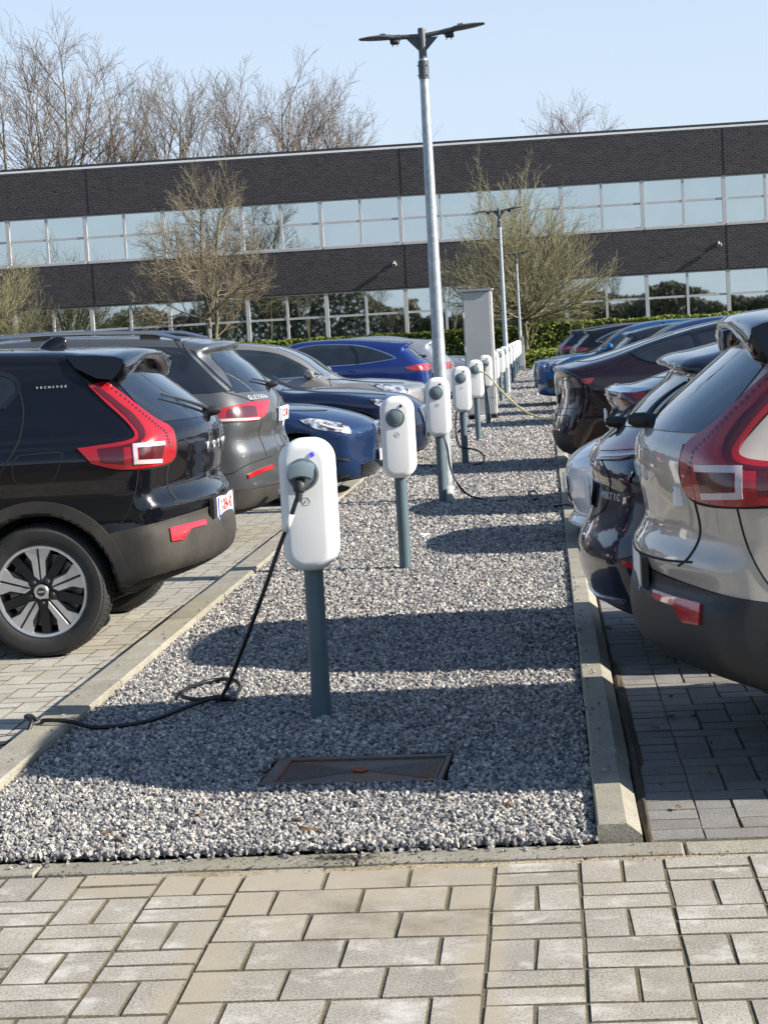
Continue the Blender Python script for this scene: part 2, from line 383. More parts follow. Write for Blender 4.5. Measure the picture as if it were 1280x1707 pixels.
# gravel: tens of thousands of small stones, one object
def gravel_nodes():
    ng = bpy.data.node_groups.new('gravel_scatter', 'GeometryNodeTree')
    ng.interface.new_socket('Geometry', in_out='INPUT', socket_type='NodeSocketGeometry')
    ng.interface.new_socket('Geometry', in_out='OUTPUT', socket_type='NodeSocketGeometry')
    N, Lk = ng.nodes, ng.links
    gi = N.new('NodeGroupInput'); go = N.new('NodeGroupOutput')
    join = N.new('GeometryNodeJoinGeometry')
    variants = N.new('GeometryNodeGeometryToInstance')
    for s in range(5):
        ico = N.new('GeometryNodeMeshIcoSphere'); ico.inputs['Radius'].default_value = 1; ico.inputs['Subdivisions'].default_value = 1 if s < 3 else 2
        sp = N.new('GeometryNodeSetPosition'); nz = N.new('ShaderNodeTexNoise'); nz.noise_dimensions = '4D'; nz.inputs['W'].default_value = s*3.7; nz.inputs['Scale'].default_value = .9; nz.inputs['Detail'].default_value = 1
        sub = N.new('ShaderNodeVectorMath'); sub.operation = 'SUBTRACT'; sub.inputs[1].default_value = (.5, .5, .5)
        sc = N.new('ShaderNodeVectorMath'); sc.operation = 'SCALE'; sc.inputs['Scale'].default_value = 2.6
        Lk.new(nz.outputs['Color'], sub.inputs[0]); Lk.new(sub.outputs[0], sc.inputs[0]); Lk.new(sc.outputs[0], sp.inputs['Offset']); Lk.new(ico.outputs['Mesh'], sp.inputs['Geometry'])
        sm = N.new('GeometryNodeSetMaterial'); sm.inputs['Material'].default_value = M['stone']; Lk.new(sp.outputs[0], sm.inputs['Geometry'])
        g2i = N.new('GeometryNodeGeometryToInstance'); Lk.new(sm.outputs[0], g2i.inputs[0]); Lk.new(g2i.outputs[0], join.inputs[0])
    da = N.new('GeometryNodeInputNamedAttribute'); da.data_type = 'FLOAT'; da.inputs['Name'].default_value = 'dens'
    sa = N.new('GeometryNodeInputNamedAttribute'); sa.data_type = 'FLOAT'; sa.inputs['Name'].default_value = 'size'
    dist = N.new('GeometryNodeDistributePointsOnFaces'); dist.distribute_method = 'RANDOM'
    Lk.new(gi.outputs[0], dist.inputs['Mesh']); Lk.new(da.outputs[0], dist.inputs['Density'])
    cap = N.new('GeometryNodeCaptureAttribute')
    off = N.new('GeometryNodeSetPosition'); rv = N.new('FunctionNodeRandomValue'); rv.data_type = 'FLOAT_VECTOR'
    rv.inputs[0].default_value = (0, 0, -.006); rv.inputs[1].default_value = (0, 0, .014)
    Lk.new(rv.outputs[0], off.inputs['Offset']); Lk.new(dist.outputs['Points'], off.inputs['Geometry'])
    iop = N.new('GeometryNodeInstanceOnPoints'); iop.inputs['Pick Instance'].default_value = True
    rr = N.new('FunctionNodeRandomValue'); rr.data_type = 'FLOAT_VECTOR'; rr.inputs[1].default_value = (6.28, 6.28, 6.28)
    rs = N.new('FunctionNodeRandomValue'); rs.data_type = 'FLOAT_VECTOR'; rs.inputs[0].default_value = (.55, .55, .4); rs.inputs[1].default_value = (1.35, 1.1, .9); rs.inputs['Seed'].default_value = 5
    ml = N.new('ShaderNodeVectorMath'); ml.operation = 'SCALE'
    Lk.new(rs.outputs[0], ml.inputs[0]); Lk.new(sa.outputs[0], ml.inputs['Scale'])
    Lk.new(off.outputs[0], iop.inputs['Points']); Lk.new(join.outputs[0], iop.inputs['Instance']); Lk.new(rr.outputs[0], iop.inputs['Rotation']); Lk.new(ml.outputs[0], iop.inputs['Scale'])
    fin = N.new('GeometryNodeJoinGeometry'); Lk.new(gi.outputs[0], fin.inputs[0]); Lk.new(iop.outputs[0], fin.inputs[0]); Lk.new(fin.outputs[0], go.inputs[0])
    N.remove(cap); N.remove(variants)
    return ng
GZ = .02
MX0, MX1, MY0, MY1 = -1.10, -.41, 6.70, 7.18      # manhole
rects = [(-2.05, .085, 5.872, MY0, 11500, .0091), (-2.05, MX0, MY0, MY1, 11500, .0091), (MX1, .085, MY0, MY1, 11500, .0091), (-2.05, .085, MY1, 10, 9500, .0095),
         (-2.05, .085, 10, 15, 5200, .0125), (-2.05, .085, 15, 26, 2600, .0165), (-2.05, .085, 26, 45, 900, .026), (-2.05, .085, 45, 77.5, 400, .036)]
gv, gf = [], []
for (x0, x1, y0, y1, d, s) in rects:
    o = len(gv); gv += [(x0, y0, GZ), (x1, y0, GZ), (x1, y1, GZ), (x0, y1, GZ)]; gf.append((o, o+1, o+2, o+3))
gravel = mesh_obj('gravel', gv, gf, M['gravel_bed'])
at1 = gravel.data.attributes.new('dens', 'FLOAT', 'FACE'); at1.data.foreach_set('value', [r[4] for r in rects])
at2 = gravel.data.attributes.new('size', 'FLOAT', 'FACE'); at2.data.foreach_set('value', [r[5] for r in rects])
tag(gravel, kind='stuff')
md = gravel.modifiers.new('scatter', 'NODES'); md.node_group = gravel_nodes()

# kerbs: individual stones
def kerb_mesh(length, prof):
    b = MB(); n = len(prof); g = .004
    v = [(x, g, z) for x, z in prof] + [(x, length-g, z) for x, z in prof]
    f = [tuple(range(n)), tuple(range(2*n-1, n-1, -1))] + [(i+1 if i+1 < n else 0, i, n+i, n+(i+1) % n) for i in range(n)]
    b.add(v, f); return b
KL = empty('kerb', (-2.06, 5.9, 0)); tag(KL, kind='structure')
prof_l = [(0, -.12), (0, .055), (-.008, .062), (-.158, .062), (-.172, .052), (-.172, -.12)]
prof_r = [(0, -.12), (0, .055), (.006, .06), (.092, .06), (.138, .022), (.146, -.12)]
def kerb_row(parent, prof, y0, n, length):
    base = None
    for i in range(n):
        if base is None:
            base = kerb_mesh(length, prof).obj('kerb_stone', M['kerb'], parent); o = base
        else:
            o = base.copy(); link(o, parent)
        o.location = (rng.normal(0, .002), y0+i*length, rng.normal(0, .0015)); o.rotation_euler = (0, rng.normal(0, .004), rng.normal(0, .0012))
kerb_row(KL, prof_l, -.02, 72, 1.0)
KR = empty('kerb', (.092, 5.9, 0)); tag(KR, kind='structure')
kerb_row(KR, prof_r, .01, 72, 1.0)
KF = empty('kerb', (-2.6, 5.76, 0)); tag(KF, kind='structure')
bs = None
for i in range(6):
    if bs is None:
        b_ = MB(); b_.box((.003, 0, -.12), (.997, .125, .005), bev=.006); bs = b_.obj('kerb_stone', M['kerb'], KF); o = bs
    else: o = bs.copy(); link(o, KF)
    o.location = (-1.05+i*1.0 if i else -1.05, 0, rng.normal(0, .0015)); o.rotation_euler = (0, 0, rng.normal(0, .002))

# pavers ---------------------------------------------------------------
def paver_mesh(name, w, d, mat, seed):
    r_ = np.random.default_rng(seed); b = MB(); g = .004 if mat is M['paver'] else .0028; h = .05; bv = .0035
    ow = [(-w/2+g, -d/2+g), (w/2-g, -d/2+g), (w/2-g, d/2-g), (-w/2+g, d/2-g)]
    iw = [(x*(1-2*bv/w), y*(1-2*bv/d)) for x, y in ow]
    jz = [r_.normal(0, .0006) for _ in range(4)]
    v = [(x, y, -h) for x, y in ow] + [(x+r_.normal(0, .0012), y+r_.normal(0, .0012), -.005) for x, y in ow] + [(x+r_.normal(0, .0012), y+r_.normal(0, .0012), jz[i]) for i, (x, y) in enumerate(iw)]
    f = [(8, 9, 10, 11)]
    for k in (0, 4):
        for i in range(4): f.append((k+i, k+(i+1) % 4, k+4+(i+1) % 4, k+4+i))
    me = bpy.data.meshes.new(name); me.from_pydata(v, [], f); me.materials.append(mat); me.materials.append(M['joint'])
    me.polygons.foreach_set('material_index', [0]+[1]*(len(f)-1)); me.update(); return me
def lay(parent, spec, mat, near_limit=300, key=None, name='paver'):
    """spec: list of (x, y, w, d). the nearest ones are single parts, the rest one joined part."""
    spec = sorted(spec, key=key or (lambda s: s[1]))
    cache = {}; far = MB()
    for i, (x, y, w, d) in enumerate(spec):
        k = (round(w, 3), round(d, 3), int(rng.integers(0, 4)))
        if k not in cache: cache[k] = paver_mesh(name, w, d, mat, len(cache)+11)
        dz, rx, ry = abs(rng.normal(0, .0008)), rng.normal(0, .0035), rng.normal(0, .0035)
        rz = rng.normal(0, .006)
        if i < near_limit:
            o = bpy.data.objects.new(name, cache[k]); o.location = (x, y, dz); o.rotation_euler = (rx, ry, rz); link(o, parent)
        else:
            mt = Matrix.Translation((x, y, dz)) @ Matrix.Rotation(rx, 4, 'X') @ Matrix.Rotation(ry, 4, 'Y') @ Matrix.Rotation(rz, 4, 'Z')
            o_ = len(far.v); far.v += [tuple(mt @ v_.co) for v_ in cache[k].vertices]; far.f += [tuple(q+o_ for q in p.vertices) for p in cache[k].polygons]; far.m += [p.material_index for p in cache[k].polygons]
    if far.v:
        o = far.obj(name, [mat, M['joint']], parent); o['kind'] = 'stuff'
# foreground: basket weave with a band of square slabs in the middle
fg = []
U = .25
def basket(x0, nx, sgn, phase):
    for i in range(nx):
        xc = x0 + sgn*(i+.5)*U
        j = 0; y = 5.735
        while y > 3.4:
            if (i+j+phase) % 2 == 0:
                fg.append((xc-U/4, y-U/2, U/2, U)); fg.append((xc+U/4, y-U/2, U/2, U))
            else:
                fg.append((xc, y-U/4, U, U/2)); fg.append((xc, y-3*U/4, U, U/2))
            y -= U; j += 1
basket(-.222, 8, 1, 1); basket(-.98, 8, -1, 0)
y = 5.735; j = 0; sw = .758/3
while y > 3.4:
    dd = .235; xs = -.98
    ws = [sw]*3 if j % 2 == 0 else [sw/2, sw, sw, sw/2]
    for w_ in ws: fg.append((xs+w_/2, y-dd/2, w_, dd)); xs += w_
    y -= dd; j += 1
key_fg = lambda s: abs(s[0]+.45)*1.15 + max(0, 4.35-s[1])*6 + max(0, s[1]-5.8)*3
lay(lane, fg, M['paver'], 290, key_fg)
# herringbone bays left and right
def herring(x0, x1, y0, y1, u=.125):
    out = []
    for a in range(int((x1-x0)/u)+1):
        for c_ in range(int((y1-y0)/u)+1):
            d = (a-c_) % 4; x, y = x0+a*u, y0+c_*u
            if (a == 0 and d == 1) or (c_ == 0 and d == 2) or (d == 0 and x+2*u > x1+.01 and x+u <= x1+.01): out.append((x+u/2, y+u/2, u, u))
            elif d == 0 and x+2*u <= x1+.01: out.append((x+u, y+u/2, 2*u, u))
            elif d == 3 and y+2*u <= y1+.01: out.append((x+u/2, y+u, u, 2*u))
    return out
lay(lot_l, herring(-5.24, -2.24, 6.1, 24), M['paver_lot'], 300, lambda s: (s[1]-6.0)*.55+abs(s[0]+2.5)*1.3)
lay(lot_r, [p for p in herring(.42, 2.42, 5.92, 12)] + [(.335, 5.985+.125*i, .18, .125) for i in range(48)], M['paver_dark'], 300, lambda s: (s[1]-5.9)*.5+abs(s[0]-.6)*1.4)

# sand washed over the slabs and the joint beside the kerbs (low uneven mounds)
def mound(name, cx, cy, rx, ry, h, mat, seed, z0=-.004, n=22):
    r_ = np.random.default_rng(seed); ph = r_.uniform(0, 6.28, 6); v, f = [], []
    for i in range(n+1):
        for k in range(40):
            w = 2*math.pi*k/40; rad = 1+.25*math.sin(2*w+ph[0])+.18*math.sin(3*w+ph[1])+.12*math.sin(5*w+ph[2])+.07*math.sin(9*w+ph[3])
            t = i/n; x, y = cx+rx*rad*t*math.cos(w), cy+ry*rad*t*math.sin(w)
            v.append((x, y, z0+h*(1-t**2)*(.75+.5*r_.random())+(-.004 if i == n else 0)))
    for i in range(n):
        for k in range(40): f.append((i*40+k, (i+1)*40+k, (i+1)*40+(k+1) % 40, i*40+(k+1) % 40))
    o = mesh_obj(name, v, f, mat, None, True); tag(o, kind='stuff'); return o
for i, q in enumerate([(-1.02, 5.70, .30, .035, .010), (-.50, 5.71, .34, .028, .011), (.05, 5.722, .6, .018, .009)]):
    mound('sand', *q, M['sand'], i+1)
mound('soil_litter', -.68, 5.82, .15, .032, .016, M['soil'], 8)
b = MB()
for i in range(420):
    if i < 260: x, y, z = rng.normal(-.68, .16), rng.normal(5.80, .045), .008
    else: x, y, z = rng.uniform(-1.6, .7), rng.normal(5.74, .03), .003
    r_s = rng.uniform(.002, .0065); v = [(x+r_s*rng.normal(0, .8), y+r_s*rng.normal(0, .8), z+r_s*rng.uniform(-.3, 1.6)) for _ in range(4)]
    b.add(v, [(0, 1, 2), (0, 2, 3), (0, 3, 1), (1, 3, 2)], int(rng.integers(0, 2)))
tag(b.obj('grit', [M['soil'], M['gravel_bed']]), kind='stuff')
mound('soil_litter', .262, 7.6, .028, 1.6, .016, M['soil'], 9)
tag(sheet('bay_marking', -3.3, -2.86, 9.33, 9.41, .004, M['white_trim2']), kind='structure')

b = MB()   # stones kicked over the edging
for i in range(170):
    if i < 90: x, y, z = rng.uniform(-2.0, .2), 5.87-abs(rng.normal(0, .035)), .012
    elif i < 130: x, y, z = -2.06-abs(rng.normal(0, .06)), rng.uniform(5.9, 16), .070
    else: x, y, z = .095+abs(rng.normal(0, .03)), rng.uniform(5.9, 12), .068
    if y < 5.76: z = .005
    q = rng.uniform(.004, .010); A_ = rng.uniform(0, 6.28); v = []
    for dx, dy, dz in ((1, 0, 0), (0, 1, 0), (-1, 0, 0), (0, -1, 0), (0, 0, .8), (0, 0, -.7)):
        j = q*rng.uniform(.7, 1.2); v.append((x+j*(dx*math.cos(A_)-dy*math.sin(A_))*1.3, y+j*(dx*math.sin(A_)+dy*math.cos(A_)), z+j*dz))
    b.add(v, [(0, 1, 4), (1, 2, 4), (2, 3, 4), (3, 0, 4), (1, 0, 5), (2, 1, 5), (3, 2, 5), (0, 3, 5)], int(rng.integers(0, 3)))
tag(b.obj('loose_stones', [simple('stone_a', (.20, .195, .19), .85), simple('stone_b', (.31, .295, .275), .85), simple('stone_c', (.13, .13, .135), .85)]), kind='stuff')

# ------------------------------------------------------------------ cars: implicit bodies meshed by surface nets
def hermite(xs, ys):
    xs, ys = np.array(xs, float), np.array(ys, float); d = np.diff(ys)/np.diff(xs); m = np.zeros(len(xs))
    m[0], m[-1] = d[0], d[-1]
    for i in range(1, len(xs)-1): m[i] = 0 if d[i-1]*d[i] <= 0 else 2*d[i-1]*d[i]/(d[i-1]+d[i])
    def f(x):
        x = np.clip(x, xs[0], xs[-1]); i = np.clip(np.searchsorted(xs, x)-1, 0, len(xs)-2); h = xs[i+1]-xs[i]; t = (x-xs[i])/h
        return (2*t**3-3*t**2+1)*ys[i] + (t**3-2*t*t+t)*h*m[i] + (-2*t**3+3*t*t)*ys[i+1] + (t**3-t*t)*h*m[i+1]
    return f
def sstep(a, b, x):
    t = np.clip((x-a)/(b-a), 0, 1); return t*t*(3-2*t)
def smax(a, b, k):
    h = np.maximum(k-np.abs(a-b), 0)/k; return np.maximum(a, b)+h*h*k*.25
class Side2D:
    def __init__(s, pts, h=.016):
        P = [np.array(p, float) for p in pts]; n = len(P); poly = []
        for i in range(n):
            p0, p1, p2, p3 = P[i-1], P[i], P[(i+1) % n], P[(i+2) % n]
            l = np.linalg.norm(p2-p1)+1e-9; l0 = np.linalg.norm(p1-p0)+1e-9; l2 = np.linalg.norm(p3-p2)+1e-9
            m1 = ((p2-p1)/l*l0 + (p1-p0)/l0*l)/(l+l0)*l; m2 = ((p3-p2)/l2*l+(p2-p1)/l*l2)/(l+l2)*l
            for k in range(6):
                t = k/6; poly.append((2*t**3-3*t*t+1)*p1+(t**3-2*t*t+t)*m1+(-2*t**3+3*t*t)*p2+(t**3-t*t)*m2)
        A = np.array(poly); B = np.roll(A, -1, 0); s.h = h; s.o = A.min(0)-.3; nx, nz = np.ceil((A.max(0)+.3-s.o)/h).astype(int)+1
        X, Z = np.meshgrid(s.o[0]+np.arange(nx)*h, s.o[1]+np.arange(nz)*h, indexing='ij'); p = np.stack([X.ravel(), Z.ravel()], 1).astype(np.float32)
        best = np.full(len(p), 1e9, np.float32); ins = np.zeros(len(p), bool)
        for a, b in zip(A, B):
            e = b-a; L2 = e@e
            if L2 < 1e-12: continue
            t = np.clip(((p-a)@e)/L2, 0, 1); q = p-a-t[:, None]*e; best = np.minimum(best, (q*q).sum(1))
            if a[1] != b[1]:
                c = (a[1] > p[:, 1]) != (b[1] > p[:, 1]); xi = (b[0]-a[0])*(p[:, 1]-a[1])/(b[1]-a[1])+a[0]; ins ^= c & (p[:, 0] < xi)
        s.g = (np.sqrt(best)*np.where(ins, -1, 1)).reshape(nx, nz)
    def __call__(s, x, z, cubic=False):
        g = s.g; u = np.clip((x-s.o[0])/s.h, 1, g.shape[0]-3.001); w = np.clip((z-s.o[1])/s.h, 1, g.shape[1]-3.001)
        i = u.astype(int); j = w.astype(int); a = u-i; b = w-j
        if not cubic: return (g[i, j]*(1-a)+g[i+1, j]*a)*(1-b)+(g[i, j+1]*(1-a)+g[i+1, j+1]*a)*b
        def W(t): return ((1-t)**3/6, (3*t**3-6*t*t+4)/6, (-3*t**3+3*t*t+3*t+1)/6, t**3/6)
        wa, wb = W(a), W(b); r = 0
        for p in range(4):
            for q in range(4): r = r+wa[p]*wb[q]*g[i+p-1, j+q-1]
        return r
def surface_nets(F, lo, hi, h):
    n = np.ceil((np.array(hi)-np.array(lo))/h).astype(int)+1
    ax = [lo[i]+np.arange(n[i])*h for i in range(3)]
    X, Y, Z = np.meshgrid(*ax, indexing='ij'); V = F(X.ravel(), Y.ravel(), Z.ravel(), False).reshape(X.shape)
    S = V < 0; c = [(a, b, d) for a in (0, 1) for b in (0, 1) for d in (0, 1)]
    sl = lambda A, o: A[o[0]:A.shape[0]-1+o[0], o[1]:A.shape[1]-1+o[1], o[2]:A.shape[2]-1+o[2]]
    cnt = sum(sl(S, o).astype(np.int8) for o in c); mask = (cnt > 0) & (cnt < 8)
    idx = np.full(mask.shape, -1, np.int64); I = np.argwhere(mask); idx[mask] = np.arange(len(I))
    acc = np.zeros((len(I), 3)); num = np.zeros(len(I))
    for o in c:
        for a in range(3):
            if o[a] == 1: continue
            o2 = list(o); o2[a] = 1; p, q = I+np.array(o), I+np.array(o2)
            va, vb = V[tuple(p.T)], V[tuple(q.T)]; k = (va < 0) != (vb < 0); t = np.where(k, va/np.where(k, va-vb, 1), 0)
            pos = p.astype(float); pos[:, a] += t; acc[k] += pos[k]; num[k] += 1
    P = acc/num[:, None]*h+np.array(lo); quads = []
    for a in range(3):
        b, d = (a+1) % 3, (a+2) % 3
        s0 = [slice(None)]*3; s1 = [slice(None)]*3; s0[a] = slice(0, -1); s1[a] = slice(1, None)
        E = np.argwhere(S[tuple(s0)] != S[tuple(s1)]); E = E[(E[:, b] > 0) & (E[:, d] > 0) & (E[:, b] < n[b]-1) & (E[:, d] < n[d]-1)]
        ob, od = np.eye(3, dtype=int)[b], np.eye(3, dtype=int)[d]
        q = np.stack([idx[tuple((E-ob-od).T)], idx[tuple((E-od).T)], idx[tuple(E.T)], idx[tuple((E-ob).T)]], 1)
        fl = S[tuple(E.T)]; q[~fl] = q[~fl][:, ::-1]; quads.append(q)
    Q = np.concatenate(quads)
    for it in range(3):
        f0 = F(*P.T, True); e = .004
        G = np.stack([F(P[:, 0]+e, P[:, 1], P[:, 2], True)-f0, F(P[:, 0], P[:, 1]+e, P[:, 2], True)-f0, F(P[:, 0], P[:, 1], P[:, 2]+e, True)-f0], 1)/e
        st = (f0/np.maximum((G*G).sum(1), .15))[:, None]*G; l = np.linalg.norm(st, axis=1, keepdims=True); P -= st*np.minimum(1, h*.6/np.maximum(l, 1e-9))
    return P, Q

class Car:
    """x runs from the tail (0) to the nose (L), y to the left, z up; origin on the ground below the middle of the tail"""
    def __init__(s, prof, L, W, belt, roof, axles, wr, bow=(.12, .2), k=.1, taper=None, wz=None, crown=.05, h=.028, nose=False, wing=.0):
        if nose: prof = [(L-x, z) for x, z in prof]
        s.L, s.W, s.belt, s.roof, s.axles, s.wr, s.h = L, W, belt, roof, axles, wr, h
        side = Side2D(prof)
        wf = hermite(*zip(*(wz or [(.12, W-.14), (.28, W-.06), (.45, W-.02), (.62, W), (belt-.22, W+.003), (belt-.08, W-.004), (belt+.02, W-.035), (belt+.12, W-.085), ((belt+roof)/2+.05, W-.17), (roof-.07, W-.26), (roof+.12, W-.36)])))
        tp = hermite(*zip(*(taper or [(-.1, .13), (.15, .07), (.45, .022), (.9, 0), (L-1.0, 0), (L-.5, .03), (L-.2, .09), (L+.1, .19)])))
        def F(x, y, z, cubic):
            ay = np.abs(y)/W
            xp = x - bow[0]*ay**2.3*(1-sstep(.05, 1.5, x)) + bow[1]*ay**2.3*sstep(L-1.6, L-.05, x)
            zp = z + crown*ay**2*sstep(.62, .95, z)
            a = side(xp, zp, cubic)
            wd = wf(z)-tp(x)
            for ax in axles: wd = wd + wing*np.exp(-((x-ax)/.42)**2-((z-.62)/.22)**2)
            f = smax(a, (np.abs(y)-wd)*.95, k)
            for ax in axles:
                cyl = smax((wr+.045)-np.sqrt((x-ax)**2+(z-wr)**2), np.abs(y)*0+(np.abs(y)-.56), .02)
                f = np.maximum(f, np.minimum((wr+.045)-np.sqrt((x-ax)**2+(z-wr)**2), np.abs(y)-.56))
            return f
        s.F = F
        s.P, s.Q = surface_nets(F, (-.12, -W-.1, .05), (L+.12, W+.1, roof+.14), h)
        s.bvh = BVHTree.FromPolygons([tuple(p) for p in s.P], [tuple(q) for q in s.Q.tolist()])
    def body(s, root, mat, clad=None, roof=None):
        P, Q = s.P, s.Q; C = P[Q].mean(1); mi = np.zeros(len(Q), np.int32)
        e1 = P[Q[:, 1]]-P[Q[:, 0]]; e2 = P[Q[:, 2]]-P[Q[:, 0]]; N = np.cross(e1, e2); N /= np.linalg.norm(N, axis=1, keepdims=True)+1e-12
        mi[(N[:, 2] < -.75) & (C[:, 2] < .45)] = 1
        for ax in s.axles:
            d = np.hypot(C[:, 0]-ax, C[:, 2]-s.wr); mi[(d < s.wr+.058) & (np.abs(C[:, 1]) > .5) & (C[:, 2] < s.wr*2+.1)] = 1
        o = np_obj('body', P, Q, [mat, M['under']], root, True, mi)
        s.bo = o
        if clad:   # clean horizontal cuts, the lower band becomes its own part
            bm = bmesh.new(); bm.from_mesh(o.data); parts = []
            for (x0, x1, zc, sl) in clad:
                g = [f for f in bm.faces if x0 <= f.calc_center_median().x < x1]
                ge = set(); gvv = set()
                for f in g: ge.update(f.edges); gvv.update(f.verts)
                bmesh.ops.bisect_plane(bm, geom=list(gvv)+list(ge)+g, dist=1e-5, plane_co=(0, 0, zc), plane_no=Vector((-sl, 0, 1)).normalized())
            if roof:
                for (x0, x1, zc, sl) in roof[1]:
                    g = [f for f in bm.faces if x0 <= f.calc_center_median().x < x1]; ge = set(); gvv = set()
                    for f in g: ge.update(f.edges); gvv.update(f.verts)
                    bmesh.ops.bisect_plane(bm, geom=list(gvv)+list(ge)+g, dist=1e-5, plane_co=(0, 0, zc), plane_no=Vector((-sl, 0, 1)).normalized())
                bm.faces.index_update(); up_ = set()
                for f in bm.faces:
                    c = f.calc_center_median()
                    if any(x0 <= c.x < x1 and c.z > zc+sl*c.x for (x0, x1, zc, sl) in roof[1]): up_.add(f.index)
                b3 = bm.copy(); b3.faces.index_update(); bmesh.ops.delete(b3, geom=[f for f in b3.faces if f.index not in up_], context='FACES'); bmesh.ops.delete(bm, geom=[f for f in bm.faces if f.index in up_], context='FACES')
                me = bpy.data.meshes.new('roof'); b3.to_mesh(me); b3.free(); me.materials.clear(); me.materials.append(roof[0])
                me.polygons.foreach_set('material_index', np.zeros(len(me.polygons), np.int32)); me.update(); link(bpy.data.objects.new('roof', me), root)
            lay_ = []
            for f in bm.faces:
                c = f.calc_center_median()
                for (x0, x1, zc, sl) in clad:
                    if x0 <= c.x < x1 and c.z < zc+sl*c.x and f.material_index == 0: lay_.append(f); break
            b2 = bm.copy(); keep = {f.index for f in lay_}; bm.faces.index_update(); keep = {f.index for f in lay_}
            b2.free(); b2 = bm.copy(); b2.faces.ensure_lookup_table()
            bmesh.ops.delete(b2, geom=[f for f in b2.faces if f.index not in keep], context='FACES')
            bmesh.ops.delete(bm, geom=lay_, context='FACES')
            bm.to_mesh(o.data); bm.free()
            me = bpy.data.meshes.new('lower_cladding'); b2.to_mesh(me); b2.free(); me.materials.clear(); me.materials.append(M['clad'])
            me.polygons.foreach_set('material_index', np.zeros(len(me.polygons), np.int32)); me.polygons.foreach_set('use_smooth', np.ones(len(me.polygons), bool))
            co = np.empty(len(me.vertices)*3, np.float32); me.vertices.foreach_get('co', co); co = co.reshape(-1, 3)
            nn = np.empty(len(me.vertices)*3, np.float32); me.vertex_normals.foreach_get('vector', nn); co += nn.reshape(-1, 3)*.006; me.vertices.foreach_set('co', co.ravel())
            me.update(); link(bpy.data.objects.new('lower_cladding', me), root)
        return o
    def ray(s, view, a, z):
        if view == 'L': return Vector((a, 2.5, z)), Vector((0, -1, 0))
        if view == 'rear': return Vector((-1.5, a, z)), Vector((1, 0, 0))
        if view == 'front': return Vector((s.L+1.5, a, z)), Vector((-1, 0, 0))
        if view == 'top': return Vector((a, z, 3)), Vector((0, 0, -1))
        if view[0] == 'Q':   # seen square on from a rear (or front) quarter, in degrees off the side
            w = R(view[1]); d = Vector((math.sin(w), -math.cos(w), 0)); return Vector((a, s.W, z))-d*2.5, d
        o = Vector(view[0]); return o, (Vector((a, view[1], z))-o).normalized()
    def hit(s, view, a, z):
        o, d = s.ray(view, a, z); h = s.bvh.ray_cast(o, d)
        if h[0] is None:
            t = {'L': 2.5-s.W, 'rear': 1.6, 'front': 1.6}.get(view, None) if isinstance(view, str) else None
            if t is None: t = (Vector((a, s.W, z))-o).length
            h = s.bvh.find_nearest(o+d*t)
        return h[0], h[1]
    def patch(s, root, name, view, A, B, mat, n=28, m=8, off=.004, skirt=.012, curve=True, mirror=True, angle=35):
        same = len(A) == len(B)
        def res(P):
            P = [np.array(p, float) for p in P]
            if curve and len(P) > 2: P = smooth_path(P, 6)
            P = np.array(P)
            if same: t = np.linspace(0, len(P)-1, n); i = np.minimum(t.astype(int), len(P)-2); u = (t-i)[:, None]; return P[i]*(1-u)+P[i+1]*u
            d = np.r_[0, np.cumsum(np.linalg.norm(np.diff(P, axis=0), axis=1))]; t = np.linspace(0, d[-1], n)
            return np.stack([np.interp(t, d, P[:, 0]), np.interp(t, d, P[:, 1])], 1)
        a, b = res(A), res(B); pos, nor = [], []
        for j in range(m+1):
            for i in range(n):
                q = a[i]+(b[i]-a[i])*j/m; p, nn = s.hit(view, q[0], q[1]); pos.append(p); nor.append(nn)
        # smooth the face normals a little so the offset surface stays fair
        NN = np.array([tuple(x) for x in nor]).reshape(m+1, n, 3)
        for _ in range(2):
            Pd = np.pad(NN, ((1, 1), (1, 1), (0, 0)), 'edge'); NN = (Pd[1:-1, 1:-1]*2+Pd[:-2, 1:-1]+Pd[2:, 1:-1]+Pd[1:-1, :-2]+Pd[1:-1, 2:])/6
        NN /= np.linalg.norm(NN, axis=2, keepdims=True)+1e-9; NN = NN.reshape(-1, 3)
        P0 = np.array([tuple(p) for p in pos]); V = list(P0+NN*off)
        f = [(j*n+i, j*n+i+1, (j+1)*n+i+1, (j+1)*n+i) for j in range(m) for i in range(n-1)]
        ring = [i for i in range(n)]+[j*n+n-1 for j in range(1, m+1)]+[m*n+i for i in range(n-2, -1, -1)]+[j*n for j in range(m-1, 0, -1)]
        base = len(V); V += [P0[i]-NN[i]*skirt for i in ring]; r = len(ring)
        f += [(ring[(k+1) % r], ring[k], base+k, base+(k+1) % r) for k in range(r)]
        V = np.array(V)
        c = V[f[len(f)//3][0]]; q = f[0]; mid = f[(m//2)*(n-1)+n//2]
        nf = np.cross(V[mid[1]]-V[mid[0]], V[mid[2]]-V[mid[0]])
        if nf@NN[mid[0]] < 0: f = [t_[::-1] for t_ in f]
        o = mesh_obj(name, V, f, mat, root, angle=angle)
        if mirror:
            V2 = V*np.array([1, -1, 1]); mesh_obj(name, V2, [t_[::-1] for t_ in f], mat, root, angle=angle)
        return o
    def line(s, root, name, view, P, w=.006, mat=None, off=.0022, mirror=True, n=40, closed=False):
        P = np.array(smooth_path(P, 6)) if len(P) > 2 else np.array(P, float)
        T = np.gradient(P, axis=0); T /= np.linalg.norm(T, axis=1, keepdims=True)+1e-9; N = np.stack([-T[:, 1], T[:, 0]], 1)*w/2
        return s.patch(root, name, view, (P+N).tolist(), (P-N).tolist(), mat or M['seam'], n=n, m=1, off=off, skirt=.004, curve=False, mirror=mirror, angle=None)
